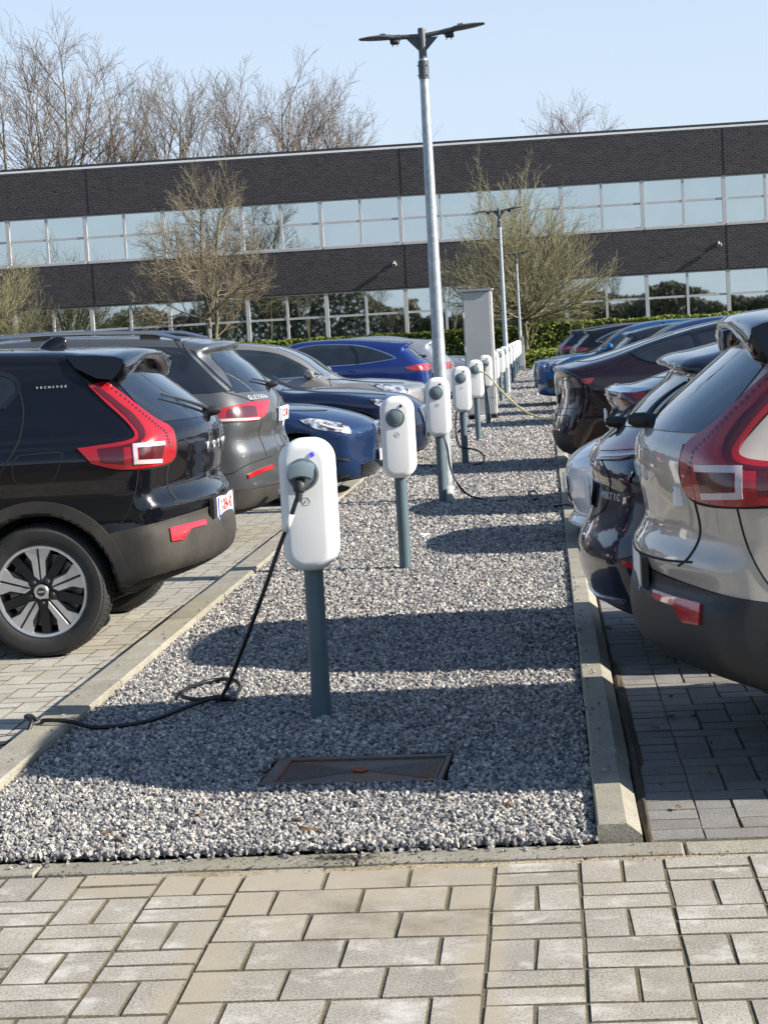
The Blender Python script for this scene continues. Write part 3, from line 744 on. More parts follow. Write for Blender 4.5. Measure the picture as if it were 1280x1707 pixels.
    def arc_ring(s, root, name, ax, r0, r1, a0, a1, mat, off=.01, view='L'):
        A = [(ax+r1*math.cos(R(a)), s.wr+r1*math.sin(R(a))) for a in np.linspace(a0, a1, 30)]
        B = [(ax+r0*math.cos(R(a)), s.wr+r0*math.sin(R(a))) for a in np.linspace(a0, a1, 30)]
        return s.patch(root, name, view, A, B, mat, n=40, m=3, off=off, skirt=.05, curve=False)

def text_mesh(txt, size, ext=.002):
    c = bpy.data.curves.new('txt', 'FONT'); c.body = txt; c.size = size; c.extrude = ext; c.align_x = 'CENTER'; c.align_y = 'CENTER'; c.resolution_u = 3
    o = bpy.data.objects.new('txt', c); COL.objects.link(o); dg = bpy.context.evaluated_depsgraph_get(); me = bpy.data.meshes.new_from_object(o.evaluated_get(dg))
    bpy.data.objects.remove(o); bpy.data.curves.remove(c); return me
def text_on(parent, name, txt, size, Mx, mat, ext=.002, bold=0):
    me = text_mesh(txt, size, ext); me.materials.clear(); me.materials.append(mat); me.name = name
    o = bpy.data.objects.new(name, me); link(o, parent); o.matrix_local = Mx; return o
REAR = Matrix(((0, 0, -1, 0), (-1, 0, 0, 0), (0, 1, 0, 0), (0, 0, 0, 1)))      # text facing the tail
FRONT = Matrix(((0, 0, 1, 0), (1, 0, 0, 0), (0, 1, 0, 0), (0, 0, 0, 1)))
LEFT = Matrix(((-1, 0, 0, 0), (0, 0, 1, 0), (0, 1, 0, 0), (0, 0, 0, 1)))
RIGHT = Matrix(((1, 0, 0, 0), (0, 0, -1, 0), (0, 1, 0, 0), (0, 0, 0, 1)))

M['clad'] = paint('cladding_plastic', (.026, .026, .026), 0, .55, .5, (.13, .115, .095)); 
_b = M['clad'].node_tree.nodes['Principled BSDF']; _b.inputs['Coat Weight'].default_value = 0
M['clad_clean'] = simple('cladding_clean', (.018, .019, .021), .5, var=.2)

# wheels -------------------------------------------------------------------
def tyre_mesh(r, w, rim, blocks):
    b = MB(); hw = w/2
    prof = [(rim, -hw*.86), (rim+.012, -hw*.95), (rim+(r-rim)*.35, -hw*1.03), (rim+(r-rim)*.7, -hw*1.0), (r-.012, -hw*.84), (r, -hw*.66), (r, hw*.66), (r-.012, hw*.84), (rim+(r-rim)*.7, hw*1.0), (rim+(r-rim)*.35, hw*1.03), (rim+.012, hw*.95), (rim, hw*.86)]
    if not blocks: b.lathe(prof, 'y', 48); return b
    rb = r-.009
    prof = [(min(p, rb) if abs(q) <= hw*.66+.001 else (p if p < rb else rb), q) for p, q in prof]
    b.lathe(prof, 'y', 96)
    nb = 74
    for k in range(nb):
        for y0, y1, sh in ((-hw*.93, -hw*.52, 0), (-hw*.46, -.014, .5), (.014, hw*.46, 0), (hw*.52, hw*.93, .5)):
            a0 = 2*math.pi*(k+sh)/nb; a1 = a0+2*math.pi/nb*.74
            ro = lambda y: r-(.018*max(0, (abs(y)/hw-.62)/.31))
            ri = rb-.016
            v = []
            for rr_ in (0, 1):
                for a, y in ((a0, y0), (a1, y0), (a1, y1), (a0, y1)):
                    q = ro(y) if rr_ else ri-(.012 if abs(y) > hw*.8 else 0); v.append((q*math.cos(a), y, q*math.sin(a)))
            b.add(v, [(4, 5, 6, 7)[::-1], (0, 1, 5, 4)[::-1], (1, 2, 6, 5)[::-1], (2, 3, 7, 6)[::-1], (3, 0, 4, 7)[::-1]])
    return b
def spoke(b, ang, poly, y0, y1, m, bev=.006):
    ca, sa = math.cos(ang), math.sin(ang); n = len(poly); cx = sum(p[0] for p in poly)/n; cy = sum(p[1] for p in poly)/n
    rot = lambda r_, t_: (r_*ca-t_*sa, r_*sa+t_*ca)
    outs = []
    for (y, s_) in ((y0, 1.0), (y1-bev, 1.0), (y1, .93)):
        for (r_, t_) in poly:
            X, Z = rot(cx+(r_-cx)*(s_ if s_ == 1 else .985), cy+(t_-cy)*(s_ if s_ == 1 else .88)); outs.append((X, y, Z))
    f = [tuple(range(2*n, 3*n))[::-1]]
    for k in (0, 1):
        for i in range(n): f.append((k*n+i, k*n+(i+1) % n, (k+1)*n+(i+1) % n, (k+1)*n+i)[::-1])
    b.add(outs, f, m)
def rim_ten(rim):      # five broad split bright spokes between five dark ones; outer face looks to +y
    b = MB(); f = .10
    b.lathe([(rim+.004, -f), (rim+.004, f-.004), (rim-.004, f+.002), (rim-.016, f), (rim-.022, f-.03), (rim-.03, -f)], 'y', 80, m=0)
    for i in range(5):
        a = R(90+72*i)
        for sg in (1, -1):
            P = [(.062, sg*.003), (.085, sg*.030), (.165, sg*.037), (.205, sg*.066), (rim-.012, sg*.082), (rim-.006, sg*.04), (rim-.004, sg*.004)]
            if sg < 0: P = P[::-1]
            spoke(b, a, P, f-.045, f-.004, 0)
        spoke(b, a, [(.06, -.03), (rim-.01, -.075), (rim-.01, .075), (.06, .03)], f-.05, f-.014, 1)
        a2 = R(90+36+72*i)
        spoke(b, a2, [(.05, -.030), (rim-.014, -.026), (rim-.014, .026), (.05, .030)], f-.06, f-.022, 1)
        X, Z = .062*math.cos(a2), .062*math.sin(a2); b.lathe([(.0125, f-.02), (.0125, f+.002), (.009, f+.007), (.0, f+.008)], 'y', 12, (X, 0, Z), 2)
    b.lathe([(.09, f-.06), (.09, f-.018), (.075, f-.012), (.045, f-.012), (.040, f+.004)], 'y', 32, m=1)
    b.lathe([(.040, f+.004), (.036, f+.008), (.024, f+.008)], 'y', 28, m=0); b.lathe([(.024, f+.008), (.022, f+.005), (0, f+.005)], 'y', 28, m=3); 
    b.box((-.017, f+.005, -.004), (.017, f+.008, .004), 0)
    b.prism([(-.037, -.037), (-.012, -.037), (-.037, -.012)], f+.004, f+.008, 'y', 0)
    return b
def rim_five(rim):
    b = MB(); f = .09
    b.lathe([(rim+.004, -f), (rim+.004, f-.004), (rim-.004, f+.002), (rim-.018, f-.002), (rim-.024, f-.03), (rim-.03, -f)], 'y', 56, m=0)
    for i in range(5):
        for s_ in (-1, 1):
            a = R(90+72*i+s_*10); spoke(b, a, [(.05, -.022), (rim-.012, -.018), (rim-.012, .018), (.05, .022)], f-.05, f-.008, 0)
    b.lathe([(.085, f-.05), (.085, f-.012), (.07, f-.006), (0, f-.004)], 'y', 28, m=0)
    return b
_wc = {}
def add_wheels(car, root, style='five', bright=True, track=None):
    r, w = car.wr, .225; rim = r*.69 if style == 'ten' else r*.66
    k = (round(r, 3), style, bright)
    if k not in _wc:
        tm = tyre_mesh(r, w, rim, style == 'ten').obj('tyre', M['rubber'], None, angle=30); rm = (rim_ten if style == 'ten' else rim_five)(rim).obj('rim', [M['machined'] if bright else M['dark_alloy'], M['dark_alloy'], M['black_plastic'], M['gloss_black']], None, angle=25)
        db = MB(); db.lathe([(rim*.8, -.01), (rim*.8, .01), (.06, .012), (0, .012)], 'y', 40, (0, .0, 0)); db.lathe([(rim-.03, -.10), (.0, -.10)], 'y', 32, m=1)
        db.box((-.05, -.03, rim*.48), (.07, .03, rim*.84), 0, bev=.008)
        dm = db.obj('brake_disc', [M['brake'], M['under']], None, angle=30)
        _wc[k] = (tm.data, rm.data, dm.data)
        for o in (tm, rm, dm): bpy.data.objects.remove(o)
    t_ = track or car.W-.015-w/2
    for ax in car.axles:
        for sg in (1, -1):
            wh = bpy.data.objects.new('wheel', None); wh.location = (ax, sg*t_, r); wh.rotation_euler = (0, R(11*ax*7 % 72), 0 if sg > 0 else math.pi); wh.empty_display_size = .1; link(wh, root)
            if style == 'ten': wh.rotation_euler = (0, R(2 if sg > 0 else 40), 0 if sg > 0 else math.pi)
            for nm, me in zip(('tyre', 'rim', 'brake_disc'), _wc[k]): link(bpy.data.objects.new(nm, me), wh)

def plate(car, root, view, y, z, txt, tilt=0, w=.52, h=.115, dx=0, strip=False):
    p, n = car.hit(view, y, z); rear = view == 'rear'
    b = MB(); b.box((-w/2, -h/2, -.012), (w/2, h/2, .004), bev=.003)
    o = b.obj('number_plate', M['plate_white'], root)
    o.matrix_local = Matrix.Translation(Vector((p.x+(-.012-dx if rear else .012+dx), y, z))) @ Matrix.Rotation(R(tilt)*(-1 if rear else 1), 4, 'Y') @ (REAR if rear else FRONT)
    if txt: text_on(o, 'plate_text', txt, h*.82, Matrix.Translation((.02, -.002, .005)) @ Matrix.Scale(.80, 4, (1, 0, 0)), M['plate_red'], .0015)
    b = MB(); b.box((-w/2+.004, -h/2+.004, .004), (-w/2+.045, h/2-.004, .0055)); b.obj('plate_band', M['eu_blue'], o)
    if strip: b = MB(); b.box((-w/2, -h/2-.024, -.012), (w/2, -h/2+.001, .008), bev=.003); b.obj('plate_holder', M['plate_blue'], o)
    return o
def mirror_part(car, root, mat, x, z, size=.1):
    for sg in (1, -1):
        p, n = car.hit('L', x, z); b = MB()
        prof = [(.0, -.05), (.55, -.06), (.9, -.035), (1.0, 0), (.92, .035), (.6, .055), (.2, .05)]
        v, f = [], []; cz = z+.035
        for i, (s_, o_) in enumerate(((0.0, .35), (.12, .8), (.45, 1), (.8, .96), (1, .55))):
            y = sg*(p.y-.01+.03+s_*.20)
            for k in range(14):
                w = 2*math.pi*k/14; v.append((x+o_*.075*math.cos(w)+.02*s_, y, cz+o_*.07*math.sin(w)*(1 if math.sin(w) > 0 else .85)))
        for i in range(4):
            for k in range(14): f.append((i*14+k, i*14+(k+1) % 14, (i+1)*14+(k+1) % 14, (i+1)*14+k)[::sg])
        f.append(tuple(range(13, -1, -1))[::sg]); f.append(tuple(range(56, 70))[::sg]); b.add(v, f, 0)
        y0, y1 = sorted((sg*(p.y-.02), sg*(p.y+.06))); b.box((x-.03, y0, z-.03), (x+.035, y1, z+.012), 1, bev=.008)
        b.obj('door_mirror', [mat, M['black_plastic']], root, angle=50)
def wiper(car, root, y0, y1, z0, z1, hub=True):
    b = MB(); P = []
    for t in np.linspace(0, 1, 8):
        p, n = car.hit('rear', y0+(y1-y0)*t, z0+(z1-z0)*t); P.append(p+n*.022)
    b.tube(P, [.012-.006*t for t in np.linspace(0, 1, 8)], 8)
    p, n = car.hit('rear', y0, z0); 
    e_ = Vector((-1, 0, .10)); b.tube([p-e_*.02, p+e_*.03, p+e_*.065, p+e_*.085], [.026, .030, .026, .015], 14)
    b.obj('wiper', M['black_plastic'], root, angle=40)
def lettering(car, root, name, view, txt, y0, dy, z, size, mat, Mx):
    for i, ch in enumerate(txt):
        if ch == ' ': continue
        a = y0+dy*i; p, n = car.hit(view, a, z); me = text_mesh(ch, size, .003); me.name = name; me.materials.clear(); me.materials.append(mat)
        zax = n.normalized(); yax = (Vector((0, 0, 1))-zax*zax.z).normalized(); xax = yax.cross(zax)
        o = link(bpy.data.objects.new(name, me), root)
        o.matrix_local = Matrix(((xax.x, yax.x, zax.x, p.x+n.x*.003), (xax.y, yax.y, zax.y, p.y+n.y*.003), (xax.z, yax.z, zax.z, p.z+n.z*.003), (0, 0, 0, 1)))
def exhaust_tip(root, x, y, z):
    b = MB(); v = []
    for s_, xo in ((1, 0), (1, -.06), (.82, -.06), (.78, .02)):
        for k in range(20):
            w = 2*math.pi*k/20; v.append((x+xo, y+.085*s_*math.cos(w), z+.045*s_*math.sin(w)))
    f = [(i*20+k, i*20+(k+1) % 20, (i+1)*20+(k+1) % 20, (i+1)*20+k) for i in range(3) for k in range(20)]
    b.add(v, f); b.add(v[60:80], [tuple(range(20))], 1); b.obj('exhaust_tip', [M['chrome'], M['under']], root, angle=40)
def rails(car, root, x0, x1, y, mat):
    for sg in (1, -1):
        P = []
        for i, x in enumerate(np.linspace(x0, x1, 12)):
            p, n = car.hit('top', x, y); P.append(Vector((x, sg*y, p.z+(.012 if i in (0, 11) else .045))))
        b = MB(); b.tube(smooth_path(P, 3), .017, 8)
        for x in (x0+.25, (x0+x1)/2, x1-.25):
            p, n = car.hit('top', x, y); b.box((x-.08, sg*y-.012, p.z-.01), (x+.08, sg*y+.012, p.z+.04), 1)
        b.obj('roof_rail', [mat, M['black_plastic']], root, angle=40)
def fin(car, root, x, mat):
    p, n = car.hit('top', x, 0); b = MB(); v, f = [], []
    for j, (s_, hh) in enumerate(((1, 0), (.93, .02), (.75, .045), (.5, .062), (.2, .07))):
        for k in range(16):
            w = 2*math.pi*k/16; v.append((x+.085*s_*math.cos(w)-hh*.6, .03*s_*math.sin(w), p.z-.008+hh))
    f = [(i*16+k, i*16+(k+1) % 16, (i+1)*16+(k+1) % 16, (i+1)*16+k) for i in range(4) for k in range(16)]+[tuple(range(64, 80))]
    b.add(v, f); b.obj('roof_aerial', mat, root, angle=60)
def handle(car, root, x, z, mat):
    P = [car.hit('L', x+d, z) for d in (-.09, -.06, 0, .06, .09)]
    for sg in (1, -1):
        b = MB(); b.tube([Vector((p.x, sg*(p.y+o), p.z)) for (p, n), o in zip(P, (0, .03, .035, .03, 0))], .011, 8); b.obj('door_handle', mat, root, angle=50)
def park(name, label, x, y, nose_x, group, cat='car'):
    """nose_x: +1 when the nose points to +x. x is where the tail stands"""
    return empty(name, (x, y, 0), 0 if nose_x > 0 else math.pi, label, cat, group)

# ------------------------------------------------------------------ boxy compact SUV (two of them: black on the left, beige on the right)
BOXY = [(2.2, .20), (1.4, .20), (.62, .225), (.46, .28), (.32, .325), (.185, .37), (.09, .415), (.038, .465), (.02, .53), (.02, .60), (.03, .652), (.05, .672), (.052, .70), (.045, .735), (.032, .765), (.038, .80), (.066, .845), (.082, .885), (.078, .94), (.062, 1.03), (.053, 1.12), (.062, 1.172), (.098, 1.215),
        (.20, 1.308), (.30, 1.388), (.39, 1.46), (.45, 1.51), (.49, 1.555), (.53, 1.60), (.66, 1.624), (1.0, 1.645), (1.5, 1.66), (2.0, 1.645), (2.4, 1.58), (2.85, 1.27), (3.12, 1.10), (3.5, 1.06), (4.0, .99), (4.28, .90), (4.39, .78), (4.42, .6), (4.41, .42), (4.34, .27), (4.1, .21)]
boxy = Car(BOXY, 4.42, .928, 1.07, 1.645, (.90, 3.60), .358, bow=(.29, .25), k=.085, h=.021, crown=.045,
           taper=[(-.1, .12), (.0, .085), (.12, .05), (.3, .022), (.6, .006), (1.0, 0), (3.4, 0), (3.9, .03), (4.2, .09), (4.5, .2)],
           wz=[(.12, .78), (.28, .875), (.42, .91), (.6, .922), (.72, .914), (.84, .912), (.95, .922), (1.04, .925), (1.10, .905), (1.16, .862), (1.30, .80), (1.45, .735), (1.56, .675), (1.75, .56)])
def boxy_suv(root, pm, pmroof, dirty, plate_txt, badge, near_seams=True):
    c = boxy; M['clad'] = M['clad_dirty'] if dirty else M['clad_clean']
    c.body(root, pm, clad=[(-.3, .545, .738, -.17), (1.30, 3.2, .34, 0), (3.96, 4.6, .52, .0)], roof=(pmroof, [(.30, .75, 1.285, .37), (.75, 3.0, 1.56, 0)]) if pmroof is not pm else None)
    V = ((-1.80, 10.9, 1.6), .92)
    for ax in c.axles: c.arc_ring(root, 'wheel_arch', ax, c.wr+.036, c.wr+.125, -22 if ax < 2 else -6, 190 if ax < 2 else 200, M['clad'], .010)
    # tail lamp: leg up the pillar, corner, foot along the flank
    A = [(.565, 1.432), (.484, 1.342), (.415, 1.272), (.365, 1.215), (.338, 1.165), (.36, 1.138), (.44, 1.123), (.55, 1.113), (.648, 1.106)]
    B = [(.475, 1.448), (.37, 1.362), (.30, 1.30), (.225, 1.24), (.145, 1.185), (.130, 1.09), (.175, 1.010), (.40, .985), (.575, 1.025)]
    c.patch(root, 'tail_light', V, A, B, M['red_lens'], n=60, m=10, off=.010, skirt=.03)
    A2 = [(.54, 1.418), (.43, 1.31), (.37, 1.245), (.318, 1.17), (.335, 1.125), (.43, 1.105)]
    B2 = [(.515, 1.425), (.40, 1.322), (.335, 1.262), (.285, 1.175), (.315, 1.115), (.43, 1.095)]
    c.patch(root, 'light_guide', V, A2, B2, M['dark_red'], n=40, m=3, off=.0125, skirt=.006)
    wC = [([(.352, 1.112), (.19, 1.124)], [(.350, 1.090), (.19, 1.103)]), ([(.352, 1.105), (.352, 1.022)], [(.330, 1.103), (.331, 1.022)]), ([(.352, 1.033), (.21, 1.033)], [(.354, 1.011), (.213, 1.012)])]
    for a, b in wC: c.patch(root, 'light_bar', V, a, b, M['white_lens'], n=14, m=2, off=.0155, skirt=.006, curve=False)
    c.patch(root, 'brake_lens', V, [(.323, 1.092), (.19, 1.10)], [(.323, 1.036), (.21, 1.036)], M['dark_red'], n=12, m=4, off=.012, skirt=.004, curve=False)
    for i in range(22):      # row of small diodes inside the outer edge
        t = i/21; j = t*5; k = min(int(j), 4); u = j-k; Q = [(.468, 1.425), (.375, 1.345), (.30, 1.275), (.235, 1.215), (.178, 1.165), (.163, 1.10)]
        x, z = Q[k][0]*(1-u)+Q[k+1][0]*u, Q[k][1]*(1-u)+Q[k+1][1]*u
        c.patch(root, 'diode', V, [(x-.005, z+.005), (x+.005, z+.005)], [(x-.005, z-.005), (x+.005, z-.005)], M['dark_red'], n=2, m=1, off=.0118, skirt=.003, curve=False)
    c.patch(root, 'turn_lens', V, [(.54, 1.098), (.40, 1.108)], [(.52, 1.03), (.40, 1.015)], M['dark_red'], n=12, m=4, off=.0118, skirt=.004, curve=False)
    c.line(root, 'lamp_gasket', V, [(.57, 1.428), (.484, 1.338), (.39, 1.243), (.337, 1.178), (.35, 1.140), (.45, 1.119), (.65, 1.102)], .009, off=.004)
    c.line(root, 'lamp_gasket', V, [(.655, 1.103), (.575, 1.018), (.50, .985), (.35, .982), (.175, 1.003), (.122, 1.09), (.137, 1.19)], .009, off=.004)
    # rear window, spoiler edge, side glass
    wa = [(.60, 1.475), (.3, 1.488), (0, 1.49), (-.3, 1.488), (-.60, 1.475)]; wb = [(.735, 1.215), (.4, 1.215), (0, 1.213), (-.4, 1.215), (-.735, 1.215)]
    c.patch(root, 'rear_window', 'rear', wa, wb, M['glass'], n=40, m=14, off=.004, mirror=False)
    # roof wing: a solid blade over the rear window that turns down into the pillars
    ys = [-.668, -.664, -.652, -.63, -.60, -.55, -.48, -.38, -.25, -.12, 0, .12, .25, .38, .48, .55, .60, .63, .652, .664, .668]; v, f = [], []
    for y in ys:
        q = abs(y)/.66; dx, dz = .03*q**2.3, -.045*q**2; e = math.sqrt(max(.04, 1-max(0, (abs(y)-.59)/.08)**2))
        P = [(.78, 1.636), (.62, 1.633), (.50, 1.621), (.412, 1.606), (.392, 1.588), (.398, 1.562), (.43, 1.546), (.52, 1.546), (.68, 1.56)]
        zc = 1.59
        w_ = float(sstep(.22, .60, abs(y))); lo = [0, 0, 0, 0, .028, .075, .095, .085, .02]; fx = [0, 0, 0, 0, 0, .015, .05, .04, 0]
        v += [(x+dx*(1 if x < .5 else .25)+fx[i_]*w_, y, zc+(z-zc)*e+dz-lo[i_]*w_*e) for i_, (x, z) in enumerate(P)]
    n = 9
    for i in range(len(ys)-1):
        for k in range(n): f.append((i*n+k, i*n+(k+1) % n, (i+1)*n+(k+1) % n, (i+1)*n+k))
    f += [tuple(range(n-1, -1, -1)), tuple(range((len(ys)-1)*n, len(ys)*n))]
    mesh_obj('roof_spoiler', v, f, pmroof, root, angle=60)
    for sg in (1, -1):
        O = [(.74, 1.597, .655), (.58, 1.590, .663), (.47, 1.576, .66), (.428, 1.560, .655), (.425, 1.54, .662), (.445, 1.50, .69), (.475, 1.455, .738), (.56, 1.468, .745), (.68, 1.53, .712)]
        v = [(x, sg*(y+.012), z) for x, z, y in O]+[(x+.02, sg*(y-.07), z) for x, z, y in O]; m_ = len(O)
        f = [tuple(range(m_)), tuple(range(2*m_-1, m_-1, -1))]+[((i+1) % m_, i, m_+i, m_+(i+1) % m_) for i in range(m_)]
        if sg < 0: f = [t_[::-1] for t_ in f]
        mesh_obj('spoiler_side', v, f, pmroof, root, angle=40)
    dl = [(1.06, 1.34), (1.0, 1.44), (1.10, 1.505), (1.5, 1.535), (2.0, 1.53), (2.35, 1.48), (2.7, 1.25)]
    db_ = [(1.07, 1.335), (1.2, 1.27), (1.35, 1.22), (1.6, 1.17), (2.0, 1.145), (2.4, 1.13), (2.86, 1.12)]
    c.patch(root, 'side_window', 'L', dl, db_, M['glass'], n=50, m=8)
    c.line(root, 'window_trim', 'L', [(1.065, 1.335), (.985, 1.44), (1.09, 1.518), (1.5, 1.548), (2.0, 1.543), (2.37, 1.49), (2.72, 1.25)], .022, M['gloss_black'], off=.006)
    c.line(root, 'door_seam', 'L', [(.985, 1.44), (.955, 1.30), (.985, 1.13), (1.09, .97), (1.20, .80)], .008)
    c.line(root, 'door_seam', 'L', [(2.02, 1.55), (2.06, 1.1), (2.07, .6), (2.06, .38)], .008)
    c.line(root, 'tailgate_seam', V, [(.565, 1.435), (.62, 1.50), (.66, 1.56)], .009)
    c.line(root, 'tailgate_seam', V, [(.172, 1.0), (.186, .92), (.176, .87), (.14, .815), (.10, .788)], .007)
    c.line(root, 'tailgate_seam', 'rear', [(.72, .786), (.5, .775), (0, .77), (-.5, .775), (-.72, .786)], .008, mirror=False)
    c.line(root, 'fuel_flap', 'L', [(.97, 1.085), (.76, 1.092), (.735, 1.07), (.78, .96), (.83, .935), (.985, .945), (1.0, 1.03), (.97, 1.085)], .006)
    c.line(root, 'bumper_seam', V, [(.505, .652), (.42, .73), (.36, .85), (.33, .98)], .006)
    c.patch(root, 'bumper_reflector', V, [(.195, .662), (.14, .672), (.085, .682), (.0, .697)], [(.190, .596), (.125, .602), (.085, .655), (.003, .672)], M['reflector'], n=24, m=4, off=.016, curve=False)
    plate(c, root, 'rear', 0, .705, plate_txt, tilt=0, dx=-.002, strip=True)
    b = MB(); p, n = c.hit('rear', 0, .73); b.box((p.x-.004, -.36, .655), (p.x+.02, .36, .765)); b.obj('plate_recess', M['black_plastic'], root)
    wiper(c, root, .0, .42, 1.235, 1.34)
    lettering(c, root, 'letter', 'rear', 'VOLVO', .27, -.135, 1.055, .062, M['badge'], REAR)
    lettering(c, root, 'small_letter', 'L', 'RECHARGE', .885, -.022, 1.432, .018, M['mark'], LEFT)
    if badge:
        p, n = c.hit('rear', -.58, 1.0); b = MB(); b.box((p.x-.010, -.62, .965), (p.x+.03, -.54, 1.035), bev=.004); o = b.obj('badge', M['plate_white'], root)
        text_on(o, 'badge_text', 'RECHARGE', .015, Matrix.Translation((p.x-.0115, -.58, 1.022)) @ REAR, M['mark'], .0005)
    fin(c, root, .98, pmroof); add_wheels(c, root, 'ten'); mirror_part(c, root, pm, 2.75, 1.13)
    handle(c, root, 1.25, 1.03, pm); handle(c, root, 2.2, 1.0, pm)
    c.patch(root, 'windscreen', 'front', [(.60, 1.56), (0, 1.585), (-.60, 1.56)], [(.74, 1.13), (0, 1.14), (-.74, 1.13)], M['glass_clear'], n=30, m=10, mirror=False)
    c.patch(root, 'headlight', ('Q', -60), [(3.95, .86), (4.3, .86)], [(3.95, .74), (4.3, .72)], M['headlamp'], n=14, m=5, off=.008, curve=False)
    c.patch(root, 'grille', 'front', [(.5, .80), (0, .81), (-.5, .80)], [(.42, .52), (0, .50), (-.42, .52)], M['gloss_black'], n=20, m=5, off=.01, mirror=False)
M['clad_dirty'] = M['clad']
P_BLACK = paint('paint_black', (.0035, .0038, .0065), .1, .16, .02, (.10, .09, .08))
P_BEIGE = paint('paint_beige', (.47, .42, .365), .3, .36, .03)
c1 = park('parked_car', 'dirty black boxy SUV, tail to the kerb beside the nearest charger, two tone alloy wheels', -1.815, 10.9, -1, 'cars parked left of the gravel strip')
boxy_suv(c1, P_BLACK, P_BLACK, True, '2-DEN-142', False)
c2 = park('parked_car', 'silver beige boxy SUV with tall red tail lamp, nearest car on the right', 0.265, 7.26, 1, 'cars parked right of the gravel strip')
boxy_suv(c2, P_BEIGE, P_BLACK, False, '', True)

# ------------------------------------------------------------------ large grey SUV, second on the left
LARGE = [(2.4, .21), (1.5, .21), (.62, .21), (.30, .24), (.12, .31), (.035, .42), (.0, .55), (-.005, .68), (.0, .77), (.03, .85), (.036, .90), (.022, .97), (.016, 1.04), (.045, 1.14), (.085, 1.20), (.14, 1.27), (.28, 1.43), (.42, 1.555), (.43, 1.575), (.395, 1.59), (.39, 1.615), (.52, 1.655), (.82, 1.70), (1.33, 1.735), (2.0, 1.75), (2.6, 1.70), (2.95, 1.60), (3.5, 1.26), (3.72, 1.16), (4.2, 1.12), (4.6, 1.04), (4.84, .90), (4.92, .7), (4.92, .45), (4.82, .27), (4.5, .22)]
large = Car(LARGE, 4.92, .985, 1.14, 1.74, (1.02, 4.0), .385, bow=(.28, .28), k=.11, h=.026, wing=.015)
P_GREY = paint('paint_grey', (.10, .106, .113), .6, .34, .10)
c3 = park('parked_car', 'dusty dark grey large SUV with silver roof rails, tail out behind the black SUV', -2.17, 16.0, -1, 'cars parked left of the gravel strip')
M['clad'] = M['clad_dirty']
large.body(c3, P_GREY, clad=[(-.3, .5, .46, .0)])
V3 = ((-2.17, 16.0, 1.6), .95)
for ax in large.axles: large.arc_ring(c3, 'wheel_arch', ax, large.wr+.03, large.wr+.07, -20, 200, P_GREY, .012)
large.patch(c3, 'tail_light', V3, [(.47, 1.078), (.34, 1.118), (.16, 1.148), (-.01, 1.16)], [(.44, 1.012), (.31, 1.004), (.10, 1.008), (.02, 1.06)], M['red_lens'], n=36, m=8, off=.010, skirt=.03)
large.patch(c3, 'tail_light_lens', V3, [(.33, 1.10), (.2, 1.12), (.11, 1.115)], [(.34, 1.04), (.2, 1.035), (.10, 1.04)], M['dark_red'], n=20, m=4, off=.0125, skirt=.005)
large.patch(c3, 'light_bar', V3, [(.43, 1.032), (.2, 1.028), (.08, 1.03)], [(.43, 1.012), (.2, 1.009), (.09, 1.012)], M['white_lens'], n=20, m=2, off=.0135, skirt=.005)
large.patch(c3, 'side_window', 'L', [(.29, 1.245), (.40, 1.36), (.55, 1.51), (.66, 1.595), (1.2, 1.635), (2.1, 1.64), (2.6, 1.60), (3.0, 1.40)], [(.295, 1.24), (.45, 1.238), (.55, 1.24), (.8, 1.235), (1.2, 1.23), (2.1, 1.22), (2.6, 1.21), (3.4, 1.19)], M['glass'], n=60, m=8)
large.line(c3, 'pillar_seam', 'L', [(.70, 1.70), (.66, 1.60), (.50, 1.42), (.33, 1.245)], .02, P_GREY, off=.007)
large.line(c3, 'tailgate_seam', V3, [(.74, 1.72), (.68, 1.62), (.66, 1.59)], .009)
large.line(c3, 'tailgate_seam', V3, [(.34, 1.24), (.22, 1.20), (.10, 1.15)], .008)
large.patch(c3, 'rear_window', 'rear', [(.60, 1.545), (.3, 1.556), (0, 1.56), (-.3, 1.556), (-.60, 1.545)], [(.78, 1.225), (.4, 1.222), (0, 1.22), (-.4, 1.222), (-.78, 1.225)], M['glass'], n=36, m=12, mirror=False)
large.line(c3, 'tailgate_seam', V3, [(.06, 1.0), (.09, .9), (.06, .8), (.04, .72)], .005)
large.patch(c3, 'bumper_reflector', V3, [(.20, .585), (.1, .625), (.0, .655)], [(.20, .555), (.1, .592), (.0, .622)], M['reflector'], n=16, m=3, off=.012)
large.line(c3, 'bumper_seam', V3, [(.42, .60), (.32, .60), (.2, .66), (.0, .72)], .008)
for sg in (1, -1): exhaust_tip(c3, -.01, sg*.56, .40)
plate(large, c3, 'rear', 0, 1.02, '2-CCT-078', 4, dx=-.006, strip=False)
lettering(large, c3, 'letter', 'rear', 'GLE350de', .66, -.042, 1.175, .058, M['badge'], REAR)
rails(large, c3, .72, 3.0, .62, M['satin']); wiper(large, c3, 0, .4, 1.26, 1.31); add_wheels(large, c3, 'five'); mirror_part(large, c3, P_GREY, 3.2, 1.2)
large.line(c3, 'door_seam', 'L', [(1.36, 1.65), (1.38, 1.2), (1.5, .9), (1.62, .6)], .008); large.line(c3, 'door_seam', 'L', [(2.35, 1.65), (2.38, 1.2), (2.38, .4)], .008)
large.line(c3, 'side_crease', 'L', [(.55, .98), (1.5, 1.02), (3.6, 1.02)], .010, P_GREY, off=.004)
large.patch(c3, 'windscreen', 'front', [(.62, 1.60), (0, 1.64), (-.62, 1.60)], [(.78, 1.20), (0, 1.21), (-.78, 1.20)], M['glass_clear'], n=24, m=8, mirror=False)

